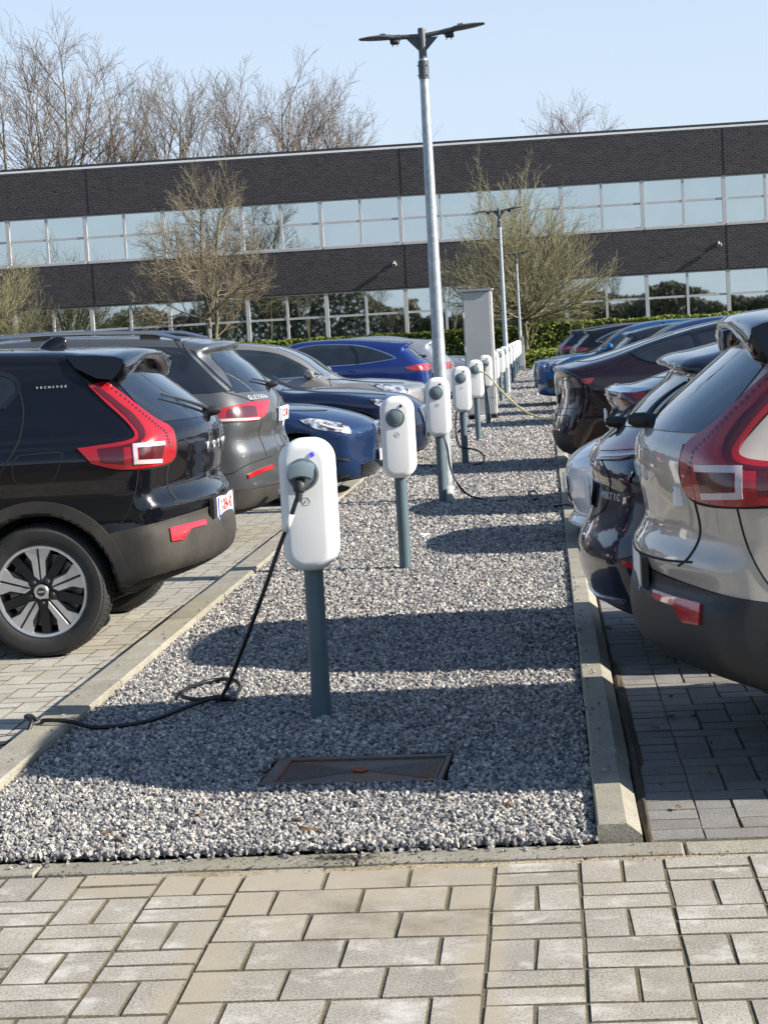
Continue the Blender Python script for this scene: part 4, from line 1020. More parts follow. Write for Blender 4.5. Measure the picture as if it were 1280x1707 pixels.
# ------------------------------------------------------------------ nose first saloons and SUVs
def nosed(root, c, pm, o):
    """common outfit of a car seen nose first; s = metres behind the nose"""
    L = c.L; S = lambda P: [(L-s_, z) for s_, z in P]
    c.body(root, pm)
    for ax in c.axles: c.arc_ring(root, 'wheel_arch', ax, c.wr+.028, c.wr+.06, -18, 198, o.get('arch', pm), .009)
    c.patch(root, 'headlight', ('Q', -o.get('hq', 35)), S(o['lamp'][0]), S(o['lamp'][1]), M['headlamp'], n=20, m=6, off=.010)
    c.patch(root, 'side_window', 'L', S(o['win'][0]), S(o['win'][1]), M['glass_clear'], n=44, m=8)
    c.line(root, 'window_trim', 'L', S(o['win'][1]), .018, M['satin'], off=.008)
    c.line(root, 'window_pillar', 'L', S(o['pil']), .07, M['gloss_black'], off=.008)
    z0, z1, y0, y1 = o['ws']
    c.patch(root, 'windscreen', 'front', [(y1, z1-.02), (0, z1), (-y1, z1-.02)], [(y0, z0), (0, z0+.02), (-y0, z0)], M['glass_clear'], n=30, m=10, off=.006, mirror=False)
    for g in o['grille']: c.patch(root, 'grille', 'front', g[0], g[1], o.get('gm', M['gloss_black']), n=16, m=5, off=.012, mirror=g[2], curve=len(g[0]) > 2)
    for g in o.get('frame', []): c.line(root, 'grille_frame', 'front', g, .026, M['chrome'], off=.022)
    c.line(root, 'bonnet_seam', 'L', S(o['seam']), .008)
    c.line(root, 'door_seam', 'L', S(o['door']), .008)
    plate(c, root, 'front', 0, o.get('pz', .45), o['plate'], dx=.01)
    mirror_part(c, root, pm, L-o['mir'][0], o['mir'][1]); add_wheels(c, root, 'five')
    for x_, z_ in o.get('handles', []): handle(c, root, L-x_, z_, pm)
    if 'intake' in o: c.patch(root, 'bumper_intake', ('Q', -45), S(o['intake'][0]), S(o['intake'][1]), M['black_plastic'], n=12, m=4, off=.008, curve=False)
    if 'rear_lamp' in o: c.patch(root, 'tail_light', ('Q', 35), o['rear_lamp'][0], o['rear_lamp'][1], M['red_lens'], n=16, m=5, off=.01)
SALOON = [(2.4, .19), (.9, .19), (.24, .19), (.06, .24), (.03, .32), (.02, .40), (.012, .52), (.0, .64), (.015, .715), (.11, .785), (.33, .87), (.69, .95), (1.06, .99), (1.36, 1.02), (1.75, 1.21), (2.12, 1.37), (2.4, 1.425), (2.8, 1.44), (3.3, 1.41), (3.75, 1.26), (4.1, 1.10), (4.5, 1.06), (4.66, 1.02), (4.71, .9), (4.70, .5), (4.6, .28), (4.2, .2)]
saloon = Car(SALOON, 4.71, .912, .94, 1.44, (1.08, 3.93), .335, bow=(.16, .34), k=.10, nose=True, wing=.02, taper=[(-.1, .12), (.2, .05), (.6, .01), (3.6, 0), (4.1, .02), (4.4, .07), (4.8, .2)])
OPT_S = dict(lamp=([(.70, .835), (.55, .84), (.33, .80), (.12, .755)], [(.66, .80), (.52, .735), (.3, .70), (.12, .67)]), hq=40,
             win=([(1.72, 1.08), (2.05, 1.27), (2.35, 1.35), (2.8, 1.365), (3.3, 1.32), (3.65, 1.2)], [(1.66, 1.02), (2.0, 1.0), (2.4, .99), (2.8, .985), (3.3, .99), (3.72, 1.05)]),
             pil=[(2.72, 1.38), (2.66, 1.18), (2.64, .97)], ws=(1.06, 1.39, .70, .53), grille=[([(.30, .72), (.04, .72)], [(.27, .53), (.05, .53)], True)],
             frame=[[(.30, .72), (.17, .735), (.04, .72), (.045, .62), (.05, .53), (.16, .52), (.27, .53), (.295, .63), (.30, .72)]], intake=([(.34, .455), (.13, .425)], [(.32, .435), (.13, .40)]), seam=[(.5, .90), (.9, .935), (1.4, .985)], door=[(1.42, 1.0), (1.36, .8), (1.40, .3)], plate='', mir=(1.75, 1.0), handles=[(2.5, .88), (3.4, .90)], pz=.42)
P_BLUE = paint('paint_blue', (.013, .036, .105), .5, .3, .03)
c4 = park('parked_car', 'metallic mid blue saloon parked nose first, headlamp beside the second charger', -1.70-4.71, 19.7, 1, 'cars parked left of the gravel strip')
nosed(c4, saloon, P_BLUE, OPT_S)
saloon.patch(c4, 'lower_intake', 'front', [(.62, .36), (.3, .385), (0, .39), (-.3, .385), (-.62, .36)], [(.58, .25), (.3, .24), (0, .24), (-.3, .24), (-.58, .25)], M['gloss_black'], n=24, m=4, off=.008, mirror=False)
saloon.line(c4, 'splitter', ('Q', -45), [(4.71-.55, .24), (4.71-.3, .235), (4.71-.1, .25)], .03, M['black_plastic'], off=.012)
saloon.line(c4, 'light_strip', ('Q', -40), [(4.71-.5, .79), (4.71-.34, .74), (4.71-.2, .72), (4.71-.2, .75)], .018, M['white_lens'], off=.014)
saloon.line(c4, 'side_crease', 'L', [(.9, .83), (2.3, .80), (3.9, .84), (4.25, .82)], .012, P_BLUE, off=.003)
NAVYP = [(2.6, .19), (.9, .18), (.3, .17), (.12, .18), (.04, .24), (.02, .35), (.0, .50), (.012, .60), (.045, .70), (.19, .83), (.64, .945), (1.23, 1.02), (1.72, 1.05), (1.85, 1.10), (2.27, 1.31), (2.7, 1.45), (3.1, 1.48), (3.6, 1.45), (4.1, 1.28), (4.5, 1.13), (4.8, 1.08), (4.93, .95), (4.93, .5), (4.8, .28), (4.4, .2)]
navy = Car(NAVYP, 4.94, .93, 1.0, 1.48, (1.1, 4.06), .345, bow=(.16, .36), k=.11, nose=True, h=.03, taper=[(-.1, .12), (.2, .05), (.6, .01), (3.8, 0), (4.3, .02), (4.6, .07), (5.1, .2)])
OPT_N = dict(OPT_S, lamp=([(.62, .86), (.45, .85), (.16, .78)], [(.58, .80), (.40, .73), (.14, .70)]), win=([(2.1, 1.16), (2.4, 1.31), (2.8, 1.39), (3.2, 1.40), (3.7, 1.32), (4.0, 1.22)], [(2.0, 1.08), (2.4, 1.06), (2.8, 1.05), (3.2, 1.05), (3.7, 1.07), (4.1, 1.1)]), pil=[(3.05, 1.42), (3.0, 1.22), (2.98, 1.04)], ws=(1.12, 1.43, .73, .55), seam=[(.5, .90), (1.0, .96), (1.75, 1.03)], door=[(1.75, 1.05), (1.68, .8), (1.7, .3)], plate='', mir=(2.1, 1.08), handles=[(2.85, .95), (3.8, .96)],
             grille=[([(.44, .70), (.04, .71)], [(.38, .36), (.05, .36)], True)], frame=[[(.44, .70), (.24, .72), (.04, .71), (.045, .55), (.05, .36), (.2, .35), (.38, .36), (.42, .55), (.44, .70)]])
P_NAVY = paint('paint_navy', (.006, .013, .042), .35, .26, .012)
c5 = park('parked_car', 'very dark navy car parked nose first, bonnet between blue saloon and grey crossover', -1.443-4.94, 24.0, 1, 'cars parked left of the gravel strip')
nosed(c5, navy, P_NAVY, OPT_N)
CROSS = [(2.4, .22), (.9, .22), (.3, .23), (.06, .30), (.02, .45), (.0, .65), (.005, .83), (.02, .90), (.27, .985), (.76, 1.05), (1.2, 1.09), (1.36, 1.18), (1.62, 1.38), (1.95, 1.54), (2.31, 1.61), (3.0, 1.635), (3.8, 1.58), (4.15, 1.5), (4.5, 1.15), (4.64, 1.02), (4.68, .7), (4.66, .45), (4.5, .28), (4.2, .22)]
cross = Car(CROSS, 4.68, .94, 1.12, 1.625, (1.0, 3.82), .365, bow=(.15, .30), k=.10, nose=True, h=.03, wing=.01, taper=[(-.1, .12), (.2, .05), (.6, .01), (3.6, 0), (4.1, .015), (4.4, .05), (4.8, .15)])
OPT_X = dict(lamp=([(.66, .985), (.5, .975), (.3, .955), (.08, .92)], [(.60, .94), (.45, .87), (.25, .84), (.07, .82)]), hq=42, win=([(1.42, 1.16), (1.7, 1.34), (2.0, 1.47), (2.5, 1.54), (3.1, 1.54), (3.7, 1.47), (4.0, 1.36)], [(1.30, 1.13), (1.7, 1.125), (2.0, 1.12), (2.5, 1.12), (3.1, 1.125), (3.7, 1.14), (4.1, 1.2)]),
             pil=[(2.62, 1.56), (2.48, 1.3), (2.44, 1.11)], ws=(1.14, 1.55, .74, .58), grille=[([(.42, .88), (0, .89), (-.42, .88)], [(.36, .52), (0, .5), (-.36, .52)], False)], frame=[[(.42, .88), (.46, .7), (.36, .52)]], intake=([(.4, .6), (.16, .58)], [(.4, .42), (.16, .4)]), seam=[(.3, .97), (.8, 1.02), (1.3, 1.08)], door=[(1.28, 1.1), (1.22, .9), (1.25, .35)], plate='', mir=(1.52, 1.13), handles=[(2.3, 1.02), (3.2, 1.03)], pz=.6)
P_TAUPE = paint('paint_taupe', (.30, .285, .265), .6, .34, .03)
c6 = park('parked_car', 'grey beige crossover parked nose first with silver window trim, beside the third charger', -1.60-4.68, 26.5, 1, 'cars parked left of the gravel strip')
nosed(c6, cross, P_TAUPE, OPT_X)

# ------------------------------------------------------------------ tail first cars
def tailed(root, c, pm, o):
    c.body(root, pm)
    for ax in c.axles: c.arc_ring(root, 'wheel_arch', ax, c.wr+.028, c.wr+.06, -18, 198, o.get('arch', pm), .009)
    lv = o.get('lv', ('Q', 30))
    c.patch(root, 'tail_light', lv, o['lamp'][0], o['lamp'][1], o.get('lm', M['red_lens']), n=24, m=6, off=.010, skirt=.025)
    for nm, a, b, mt in o.get('extra', []): c.patch(root, nm, lv, a, b, mt, n=16, m=4, off=.0135, skirt=.006)
    c.patch(root, 'side_window', 'L', o['win'][0], o['win'][1], M['glass'], n=44, m=8)
    if o.get('trim', True): c.line(root, 'window_trim', 'L', o['win'][0], .022, o.get('tm', M['satin']), off=.008); c.line(root, 'window_trim', 'L', o['win'][1], .016, o.get('tm', M['satin']), off=.008)
    c.line(root, 'window_pillar', 'L', o['pil'], .06, M['gloss_black'], off=.008)
    z0, z1, y0, y1 = o['rw']
    c.patch(root, 'rear_window', 'rear', [(y1, z1-.015), (0, z1), (-y1, z1-.015)], [(y0, z0+.01), (0, z0), (-y0, z0+.01)], M['glass'], n=30, m=10, off=.005, mirror=False)
    for P in o.get('lines', []): c.line(root, 'panel_seam', lv, P, .005)
    for P in o.get('rlines', []): c.line(root, 'tailgate_seam', 'rear', P, .006, mirror=False)
    c.line(root, 'door_seam', 'L', o['door'], .008)
    plate(c, root, 'rear', 0, o.get('pz', .8), o['plate'], dx=.01); add_wheels(c, root, 'five'); mirror_part(c, root, pm, *o['mir'])
    if o.get('wiper'): wiper(c, root, *o['wiper'])
    if 'refl' in o: c.patch(root, 'bumper_reflector', ('Q', 40), o['refl'][0], o['refl'][1], M['reflector'], n=10, m=2, off=.01)
    for x_, z_ in o.get('handles', []): handle(c, root, x_, z_, pm)
    c.patch(root, 'windscreen', 'front', [(.55, c.roof-.09), (0, c.roof-.06), (-.55, c.roof-.09)], [(.72, c.belt+.05), (0, c.belt+.07), (-.72, c.belt+.05)], M['glass_clear'], n=20, m=6, mirror=False)
CSUV = [(2.2, .2), (.9, .2), (.40, .20), (.17, .235), (.06, .30), (.022, .38), (.002, .46), (.0, .53), (.018, .585), (.05, .645), (.07, .72), (.082, .80), (.085, .86), (.075, .93), (.10, .985), (.145, 1.03), (.22, 1.09), (.36, 1.225), (.49, 1.345), (.50, 1.37), (.445, 1.385), (.42, 1.405), (.45, 1.425), (.61, 1.46), (.81, 1.50), (1.3, 1.56), (1.9, 1.585), (2.4, 1.52), (2.85, 1.25), (3.15, 1.08), (3.6, 1.03), (4.1, .92), (4.33, .8), (4.41, .62), (4.4, .4), (4.3, .25), (4.0, .2)]
csuv = Car(CSUV, 4.41, .917, 1.02, 1.575, (.86, 3.6), .35, bow=(.22, .3), k=.12, h=.024, wing=.02)
OPT_C = dict(lv=((-.12, -9.65, 1.6), .90), lamp=([(.02, .965), (.12, .975), (.27, .985), (.42, .975)], [(.06, .875), (.14, .872), (.27, .868), (.40, .90)]), lm=M['dark_red'],
             extra=[('light_bar', [(.16, .895), (.26, .893), (.36, .9)], [(.16, .882), (.26, .879), (.36, .885)], M['white_lens']), ('brake_lens', [(.16, .945), (.25, .95), (.36, .95)], [(.16, .915), (.25, .912), (.36, .915)], M['red_lens'])],
             win=([(.70, 1.17), (.78, 1.30), (.95, 1.40), (1.4, 1.455), (2.0, 1.45), (2.4, 1.35), (2.75, 1.15)], [(.71, 1.165), (.85, 1.12), (1.0, 1.10), (1.4, 1.08), (2.0, 1.07), (2.4, 1.065), (2.85, 1.07)]), pil=[(1.85, 1.48), (1.9, 1.25), (1.9, 1.05)], rw=(1.105, 1.345, .70, .55),
             lines=[[(.15, .87), (.14, .93), (.20, .99), (.33, 1.07), (.42, 1.16)], [(.16, .868), (.2, .75), (.17, .62), (.10, .56)]], rlines=[[(.62, .985), (.3, .99), (0, .992), (-.3, .99), (-.62, .985)]], door=[(1.05, 1.45), (1.06, 1.1), (1.18, .8), (1.3, .6)], plate='', mir=(2.72, 1.1), wiper=(.0, .36, 1.115, 1.17), refl=([(.30, .50), (.1, .53)], [(.30, .475), (.1, .50)]), handles=[(1.3, .93), (2.2, .92)], pz=.78, tm=M['gloss_black'])
P_NAVY2 = paint('paint_deep_blue', (.008, .013, .032), .35, .24, .012)
c7 = park('parked_car', 'dark blue compact SUV, tail out, between the beige SUV and the white car', .12, 9.62, 1, 'cars parked right of the gravel strip')
tailed(c7, csuv, P_NAVY2, OPT_C)
csuv.bo['kind'] = ''; del csuv.bo['kind']
csuv.line(c7, 'bumper_lip', 'rear', [(.75, .33), (.4, .31), (0, .31), (-.4, .31), (-.75, .33)], .02, M['satin'], off=.01, mirror=False)
lettering(csuv, c7, 'letter', 'rear', '4MATIC', -.44, -.047, .80, .05, M['badge'], REAR)
EV = [(.07+x if x < 1 else x, z) for x, z in [(2.2, .19), (1.2, .18)]] + [(.70, .17), (.3, .17), (.10, .20), (.03, .28), (.0, .38), (-.003, .48), (.012, .56), (.03, .64), (.065, .74), (.082, .84), (.082, .95), (.07, 1.04), (.045, 1.105), (.022, 1.145), (.05, 1.165), (.15, 1.185), (.56, 1.265), (1.11, 1.415), (1.44, 1.495), (1.95, 1.585), (2.4, 1.62), (2.8, 1.595), (3.2, 1.48), (3.6, 1.25), (3.95, 1.05), (4.4, .90), (4.66, .72), (4.75, .5), (4.70, .28), (4.4, .18)]
ev = Car(EV, 4.75, .96, 1.10, 1.615, (.98, 3.87), .36, bow=(.24, .36), k=.11, wing=.02, h=.028)
OPT_E = dict(lv=((-.06, -22.1, 1.6), .96), lamp=([(.10, .985), (.2, 1.0), (.31, .995)], [(.13, .875), (.24, .872), (.37, .875)]), lm=M['smoke_lens'],
             extra=[('brake_lens', [(.36, .972), (.44, .98), (.52, .978)], [(.36, .925), (.42, .918), (.47, .915)], M['red_lens'])], win=([(.88, 1.275), (1.05, 1.345), (1.4, 1.43), (1.9, 1.50), (2.4, 1.515), (2.9, 1.45), (3.3, 1.27)], [(.89, 1.27), (1.0, 1.20), (1.2, 1.155), (1.9, 1.13), (2.4, 1.12), (2.9, 1.11), (3.45, 1.11)]), pil=[(1.55, 1.49), (1.62, 1.3), (1.66, 1.12)], rw=(1.2, 1.48, .62, .5), trim=True, tm=M['gloss_black'],
             lines=[[(.50, .91), (.62, .84), (.7, .78), (1.05, .775)], [(.40, .87), (.46, .75), (.52, .66)], [(.02, .64), (.3, .63), (.6, .65)], [(.50, 1.0), (.70, 1.09), (.78, 1.13)]], rlines=[[(.7, .63), (0, .62), (-.7, .63)]], door=[(1.9, 1.55), (1.92, 1.1), (1.95, .4)], plate='', mir=(3.15, 1.12), handles=[(1.5, .96), (2.5, .95)], pz=.80)
P_PLUM = paint('paint_plum', (.018, .008, .014), .3, .22, .01)
c8 = park('parked_car', 'dark plum sloping back electric car with ducktail, yellow cable plugged in', .055, 22.1, 1, 'cars parked right of the gravel strip')
M['under_ev'] = M['black_plastic']
tailed(c8, ev, P_PLUM, OPT_E)
ev.patch(c8, 'lower_bumper', 'rear', [(.86, .42), (.4, .45), (0, .45), (-.4, .45), (-.86, .42)], [(.80, .24), (.4, .21), (0, .2), (-.4, .21), (-.80, .24)], M['black_plastic'], n=30, m=6, off=.006, mirror=False)
# white car nose first
WHITE = [(2.4, .17), (.9, .16), (.3, .14), (.08, .145), (.005, .175), (.01, .195), (.05, .235), (.045, .30), (.015, .36), (.005, .46), (.005, .56), (.02, .615), (.08, .675), (.18, .735), (.32, .795), (.6, .875), (1.0, .95), (1.3, 1.0), (1.8, 1.22), (2.2, 1.37), (2.8, 1.44), (3.4, 1.37), (4.0, 1.18), (4.5, 1.04), (4.68, 1.0), (4.70, .8), (4.68, .4), (4.5, .22)]
white = Car(WHITE, 4.70, .925, .96, 1.44, (1.05, 3.86), .335, bow=(.18, .34), k=.11, nose=True, wing=.02, h=.026, taper=[(-.1, .12), (.2, .05), (.6, .01), (3.6, 0), (4.1, .02), (4.4, .06), (4.8, .16)])
OPT_W = dict(OPT_S, lamp=([(.62, .83), (.4, .80), (.2, .73)], [(.62, .78), (.42, .73), (.24, .685)]), hq=35, grille=[([(.24, .40), (-.24, .40)], [(.24, .34), (-.24, .34)], False)], frame=[], intake=([(.36, .375), (.14, .37)], [(.34, .31), (.16, .30)]), plate='', pz=.46)
P_WHITE = paint('paint_white', (.78, .79, .80), 0, .3, .03)
c9 = park('parked_car', 'white low car parked nose first on the right, half hidden by the dark blue SUV', .11+4.70, 14.3, -1, 'cars parked right of the gravel strip')
nosed(c9, white, P_WHITE, OPT_W)
# black saloon with boot lid beyond the white car
BOOT = [(2.4, .18), (1.0, .18), (.4, .2), (.1, .28), (.03, .4), (.0, .55), (.03, .68), (.0, .72), (.01, .78), (.06, .84), (.05, .92), (.02, .98), (.01, 1.04), (.08, 1.065), (.28, 1.085), (.52, 1.15), (.9, 1.27), (1.4, 1.40), (1.9, 1.44), (2.5, 1.40), (3.1, 1.15), (3.4, 1.0), (4.0, .93), (4.5, .78), (4.68, .6), (4.7, .35), (4.5, .2)]
boot = Car(BOOT, 4.70, .91, .96, 1.44, (1.0, 3.85), .335, bow=(.2, .3), k=.09, h=.03)
OPT_B = dict(lamp=([(.03, .95), (.2, .955), (.4, .95)], [(.06, .86), (.2, .85), (.36, .86)]), lv=((-.5, -17.1, 1.6), .9), lm=M['dark_red'], win=([(.95, 1.12), (1.2, 1.26), (1.6, 1.35), (2.0, 1.36), (2.6, 1.25), (2.95, 1.05)], [(.96, 1.11), (1.2, 1.05), (1.6, 1.02), (2.0, 1.01), (2.6, 1.0), (3.0, 1.0)]), pil=[(1.9, 1.4), (1.95, 1.2), (1.95, 1.0)], rw=(1.12, 1.36, .62, .5), door=[(2.0, 1.38), (2.0, 1.0), (2.0, .4)], plate='', mir=(2.95, 1.03), pz=.8)
P_BLACK2 = paint('paint_black_clean', (.006, .007, .009), .2, .2, .01)
c10 = park('parked_car', 'black saloon showing only its chrome edged boot lid behind the white car', .50, 17.1, 1, 'cars parked right of the gravel strip')
tailed(c10, boot, P_BLACK2, OPT_B)
boot.line(c10, 'boot_trim', 'rear', [(.78, 1.03), (.4, 1.045), (0, 1.05), (-.4, 1.045), (-.78, 1.03)], .03, M['chrome'], off=.008, mirror=False)
# blue SUV tail out on the left, pale wagon behind it
BSUV = [(2.4, .22), (1.0, .22), (.3, .24), (.08, .34), (.01, .5), (.0, .68), (.01, .85), (.02, .97), (.05, 1.04), (.19, 1.17), (.33, 1.29), (.43, 1.385), (.38, 1.42), (.36, 1.45), (.6, 1.495), (.82, 1.525), (1.41, 1.585), (2.12, 1.61), (2.66, 1.57), (3.2, 1.3), (3.5, 1.12), (4.1, 1.02), (4.5, .88), (4.6, .65), (4.58, .4), (4.4, .25)]
bsuv = Car(BSUV, 4.60, .93, 1.08, 1.60, (.95, 3.72), .36, bow=(.16, .3), k=.10, h=.032)
OPT_BS = dict(lv=((-2.2, 38, 1.6), .9), lamp=([(.50, 1.0), (.3, 1.03), (.12, 1.05), (-.03, 1.05)], [(.46, .965), (.3, .93), (.12, .92), (.02, .92)]), win=([(.66, 1.18), (.88, 1.30), (1.33, 1.45), (1.8, 1.50), (2.37, 1.50), (2.8, 1.38), (3.2, 1.15)], [(.67, 1.175), (.9, 1.145), (1.35, 1.105), (1.8, 1.095), (2.37, 1.09), (2.8, 1.09), (3.25, 1.1)]), pil=[(1.55, 1.5), (1.42, 1.3), (1.4, 1.1)], rw=(1.16, 1.36, .66, .52), door=[(1.4, 1.5), (1.38, 1.1), (1.5, .7)], plate='', mir=(3.0, 1.12), wiper=(0, .35, 1.18, 1.22), handles=[(1.5, .98), (2.5, .97)], tm=M['chrome'])
P_ROYAL = paint('paint_royal_blue', (.010, .028, .145), .35, .28, .01)
c11 = park('parked_car', 'bright royal blue SUV with chrome window outline, tail behind the galvanised lamp post', -2.18, 38.0, -1, 'cars parked left of the gravel strip')
tailed(c11, bsuv, P_ROYAL, OPT_BS)
P_PALE = paint('paint_pale_grey', (.30, .33, .36), .5, .32, .05)
c12 = park('parked_car', 'pale grey estate car, tail out, just beyond the royal blue SUV', -1.95, 42.0, -1, 'cars parked left of the gravel strip')
tailed(c12, bsuv, P_PALE, dict(OPT_BS, lamp=([(.40, .98), (.2, 1.0), (.02, 1.0)], [(.38, .90), (.2, .86), (.04, .86)]), plate='', tm=M['gloss_black']))
c13 = park('parked_car', 'silver grey saloon parked nose first between the lamp post and the steel cabinet', -1.35-4.71, 47.5, 1, 'cars parked left of the gravel strip')
P_SILVER = paint('paint_silver', (.36, .38, .40), .7, .3, .05)
nosed(c13, cross, P_SILVER, dict(OPT_X, plate=''))
# right hand far cars
P_TEAL = paint('paint_teal_blue', (.015, .09, .24), .4, .28, .012)
P_BLUE2 = paint('paint_steel_blue', (.014, .045, .14), .4, .28, .012)
c14 = park('parked_car', 'steel blue SUV nose with twin upright grille just beyond the plum electric car', .16+4.68, 32.0, -1, 'cars parked right of the gravel strip')
KID = dict(grille=[([(.36, .90), (.04, .90)], [(.32, .56), (.05, .56)], True)], frame=[[(.36, .90), (.2, .915), (.04, .90), (.045, .7), (.05, .56), (.2, .55), (.32, .56), (.35, .7), (.36, .90)]], pz=.45)
nosed(c14, cross, P_BLUE2, dict(OPT_X, **KID, plate=''))
c15 = park('parked_car', 'dark grey hatchback with roof spoiler, tail out, between the two blue SUV noses', .98, 35.7, 1, 'cars parked right of the gravel strip')
P_SLATE = paint('paint_slate', (.018, .022, .036), .35, .26, .015)
tailed(c15, csuv, P_SLATE, dict(OPT_C, lv=((-.98, -35.7, 1.6), .9), plate=''))
c16 = park('parked_car', 'bright teal blue SUV parked nose first, farthest nose on the right', -.23+4.68, 39.5, -1, 'cars parked right of the gravel strip')
nosed(c16, cross, P_TEAL, dict(OPT_X, **KID, plate=''))
c17 = park('parked_car', 'black estate car with pale window outline, tail out near the hedge', .66, 51.0, 1, 'cars parked right of the gravel strip')
tailed(c17, bsuv, P_BLACK2, dict(OPT_BS, lv=((-.6, -51, 1.6), .9), plate=''))
c18 = park('parked_car', 'black SUV with small red tail lamp, farthest tail before the hedge', .36, 57.0, 1, 'cars parked right of the gravel strip')
tailed(c18, bsuv, P_NAVY2, dict(OPT_BS, lv=((-.36, -57, 1.6), .9), plate='', tm=M['gloss_black']))

# ------------------------------------------------------------------ charging posts
CX = -1.007
def stadium(w, h, r, n=10):
    P = []
    for cx, cz, a0 in ((w/2-r, h/2-r, 0), (-w/2+r, h/2-r, 90), (-w/2+r, -h/2+r, 180), (w/2-r, -h/2+r, 270)):
        for k in range(n+1): a = R(a0+90*k/n); P.append((cx+r*math.cos(a), cz+r*math.sin(a)))
    return P
def stad_shell(b, w, h, r, secs, zc, m=0, cap0=True, cap1=True):
    o = len(b.v); n = None; v = []
    for (y, ins) in secs:
        P = stadium(w-2*ins, h-2*ins, max(.005, r-ins)); n = len(P); v += [(x, y, z+zc) for x, z in P]
    f = [(i*n+k, i*n+(k+1) % n, (i+1)*n+(k+1) % n, (i+1)*n+k) for i in range(len(secs)-1) for k in range(n)]
    if cap0: f.append(tuple(range(n-1, -1, -1)))
    if cap1: f.append(tuple(range((len(secs)-1)*n, len(secs)*n)))
    b.add(v, f, m)
_ch = {}
def charger(x, y, plug=False, led=False, label='', yaw=0):
    root = empty('charging_post', (x, y, .0), yaw, label, 'charging post', 'white charging posts along the gravel strip')
    if 'post' not in _ch:
        b = MB(); b.lathe([(.041, -.1), (.041, .78), (.038, .78)], 'z', 28, cap=True); b.lathe([(.041, .0), (.043, .0), (.043, .006), (.041, .008)], 'z', 28); _ch['post'] = b.obj('post', M['slate'], root, angle=40)
        b = MB(); W_, H_, r_ = .222, .545, .092; zc = .925; f = -.115
        secs = [(.03, .0)]+[(f+.042-.042*math.sin(R(a)), .042*(1-math.cos(R(a)))) for a in (0, 15, 30, 45, 60, 75, 90)]
        stad_shell(b, W_, H_, r_, [(s_[0], s_[1]) for s_ in secs], zc); _ch['shell'] = b.obj('shell', M['shell'], root, angle=28)
        b = MB(); stad_shell(b, W_-.016, H_-.016, r_-.008, [(.03, 0), (.046, 0)], zc); stad_shell(b, W_+.004, H_+.004, r_+.002, [(.046, .004), (.05, 0), (.075, 0), (.082, .008)], zc, 1)
        _ch['back'] = b.obj('back_plate', [M['shell_grey'], M['shell']], root, angle=28)
        b = MB(); zs = 1.058; xs = -.006
        b.lathe([(.064, f-.001), (.062, f-.005), (.055, f-.005), (.053, f-.001)], 'y', 40, (xs, 0, zs)); b.lathe([(.051, f-.001), (.051, f-.006), (.046, f-.010), (0, f-.011)], 'y', 40, (xs, 0, zs)); b.box((xs-.014, f-.014, zs-.046), (xs+.014, f-.009, zs-.038), bev=.002)
        _ch['cover'] = b.obj('socket_cover', M['cover'], root, angle=40)
        b = MB(); b.lathe([(.0105, f+.002), (.0105, f-.002), (.0085, f-.004), (0, f-.0045)], 'y', 20, (.036, 0, 1.137)); _ch['led'] = b.obj('status_light', M['led_off'], root, angle=40)
        b = MB(); zh = .945
        for k in range(6):
            a, a2 = R(60*k), R(60*k+60); P = lambda q, w: (q*math.cos(w), q*math.sin(w))
            p0, p1, p2, p3 = P(.0185, a), P(.0185, a2), P(.0168, a2), P(.0168, a); b.prism([(xs+.006+p[0], zh+p[1]) for p in (p0, p1, p2, p3)], f-.0012, f+.002, 'y')
        P = []
        _ch['hex'] = b.obj('emblem', M['mark'], root)
        tm = text_mesh('C', .014, .001); tm.materials.clear(); tm.materials.append(M['mark']); tm.transform(Matrix.Translation((xs+.006, f-.0012, zh)) @ RIGHT); tm.name = 'emblem_letter'; _ch['c'] = link(bpy.data.objects.new('emblem_letter', tm), root)
        first = True
    else: first = False
    if not first:
        for k in ('post', 'shell', 'back', 'cover', 'led', 'hex', 'c'):
            if plug and k == 'cover': continue
            o = _ch[k].copy(); link(o, root)
    if plug and first: bpy.data.objects.remove(_ch['cover']); 
    if led:
        for o in root.children:
            if o.name.startswith('status_light'): o.data = o.data.copy(); o.data.materials[0] = M['led']
    if plug:
        f = -.115; b = MB(); zs = 1.058; xs = -.006
        b.lathe([(.066, f), (.066, f-.006), (.056, f-.009), (.050, f-.004), (.048, f+.02), (0, f+.02)], 'y', 40, (xs, 0, zs)); b.obj('socket_ring', [M['cover']], root, angle=40)
        b = MB(); v, fc = [], []   # spring lid folded up over the plug
        for j, (yy, zz, sw) in enumerate(((f-.004, .056, .030), (f-.03, .054, .050), (f-.065, .040, .056), (f-.098, .012, .052), (f-.104, .000, .044))):
            for k in range(9):
                u = -1+2*k/8; v.append((xs+u*sw, yy, zs+zz-.012*u*u)); 
            for k in range(9):
                u = 1-2*k/8; v.append((xs+u*sw*.94, yy+.006, zs+zz-.007-.012*u*u))
        for j in range(4):
            for k in range(18): fc.append((j*18+k, j*18+(k+1) % 18, (j+1)*18+(k+1) % 18, (j+1)*18+k)[::-1])
        fc.append(tuple(range(18))); fc.append(tuple(range(72, 90))[::-1]); b.add(v, fc); b.obj('socket_lid', M['cover'], root, angle=40)
    return root
CH_Y = [8.0+4.99*k for k in range(14)]
CH_Y[3], CH_Y[4] = 23.2, 28.0
labs = ['nearest white charging post, black plug inserted and blue light lit', 'white charging post with closed grey socket, second from the front, nothing attached', 'white charging post standing right in front of the tall lamp post',
        'white charging post fourth in the row, black cable hanging beside its post', 'white charging post fifth in the row, yellow cable emerging at its right side', 'white charging post with black plug in its socket, right in front of the steel cabinet',
        'white charging post seventh in the row, mostly hidden behind the steel cabinet', 'white charging post just left of the middle lamp post', 'white charging post just right of the middle lamp post']
TMPL = None
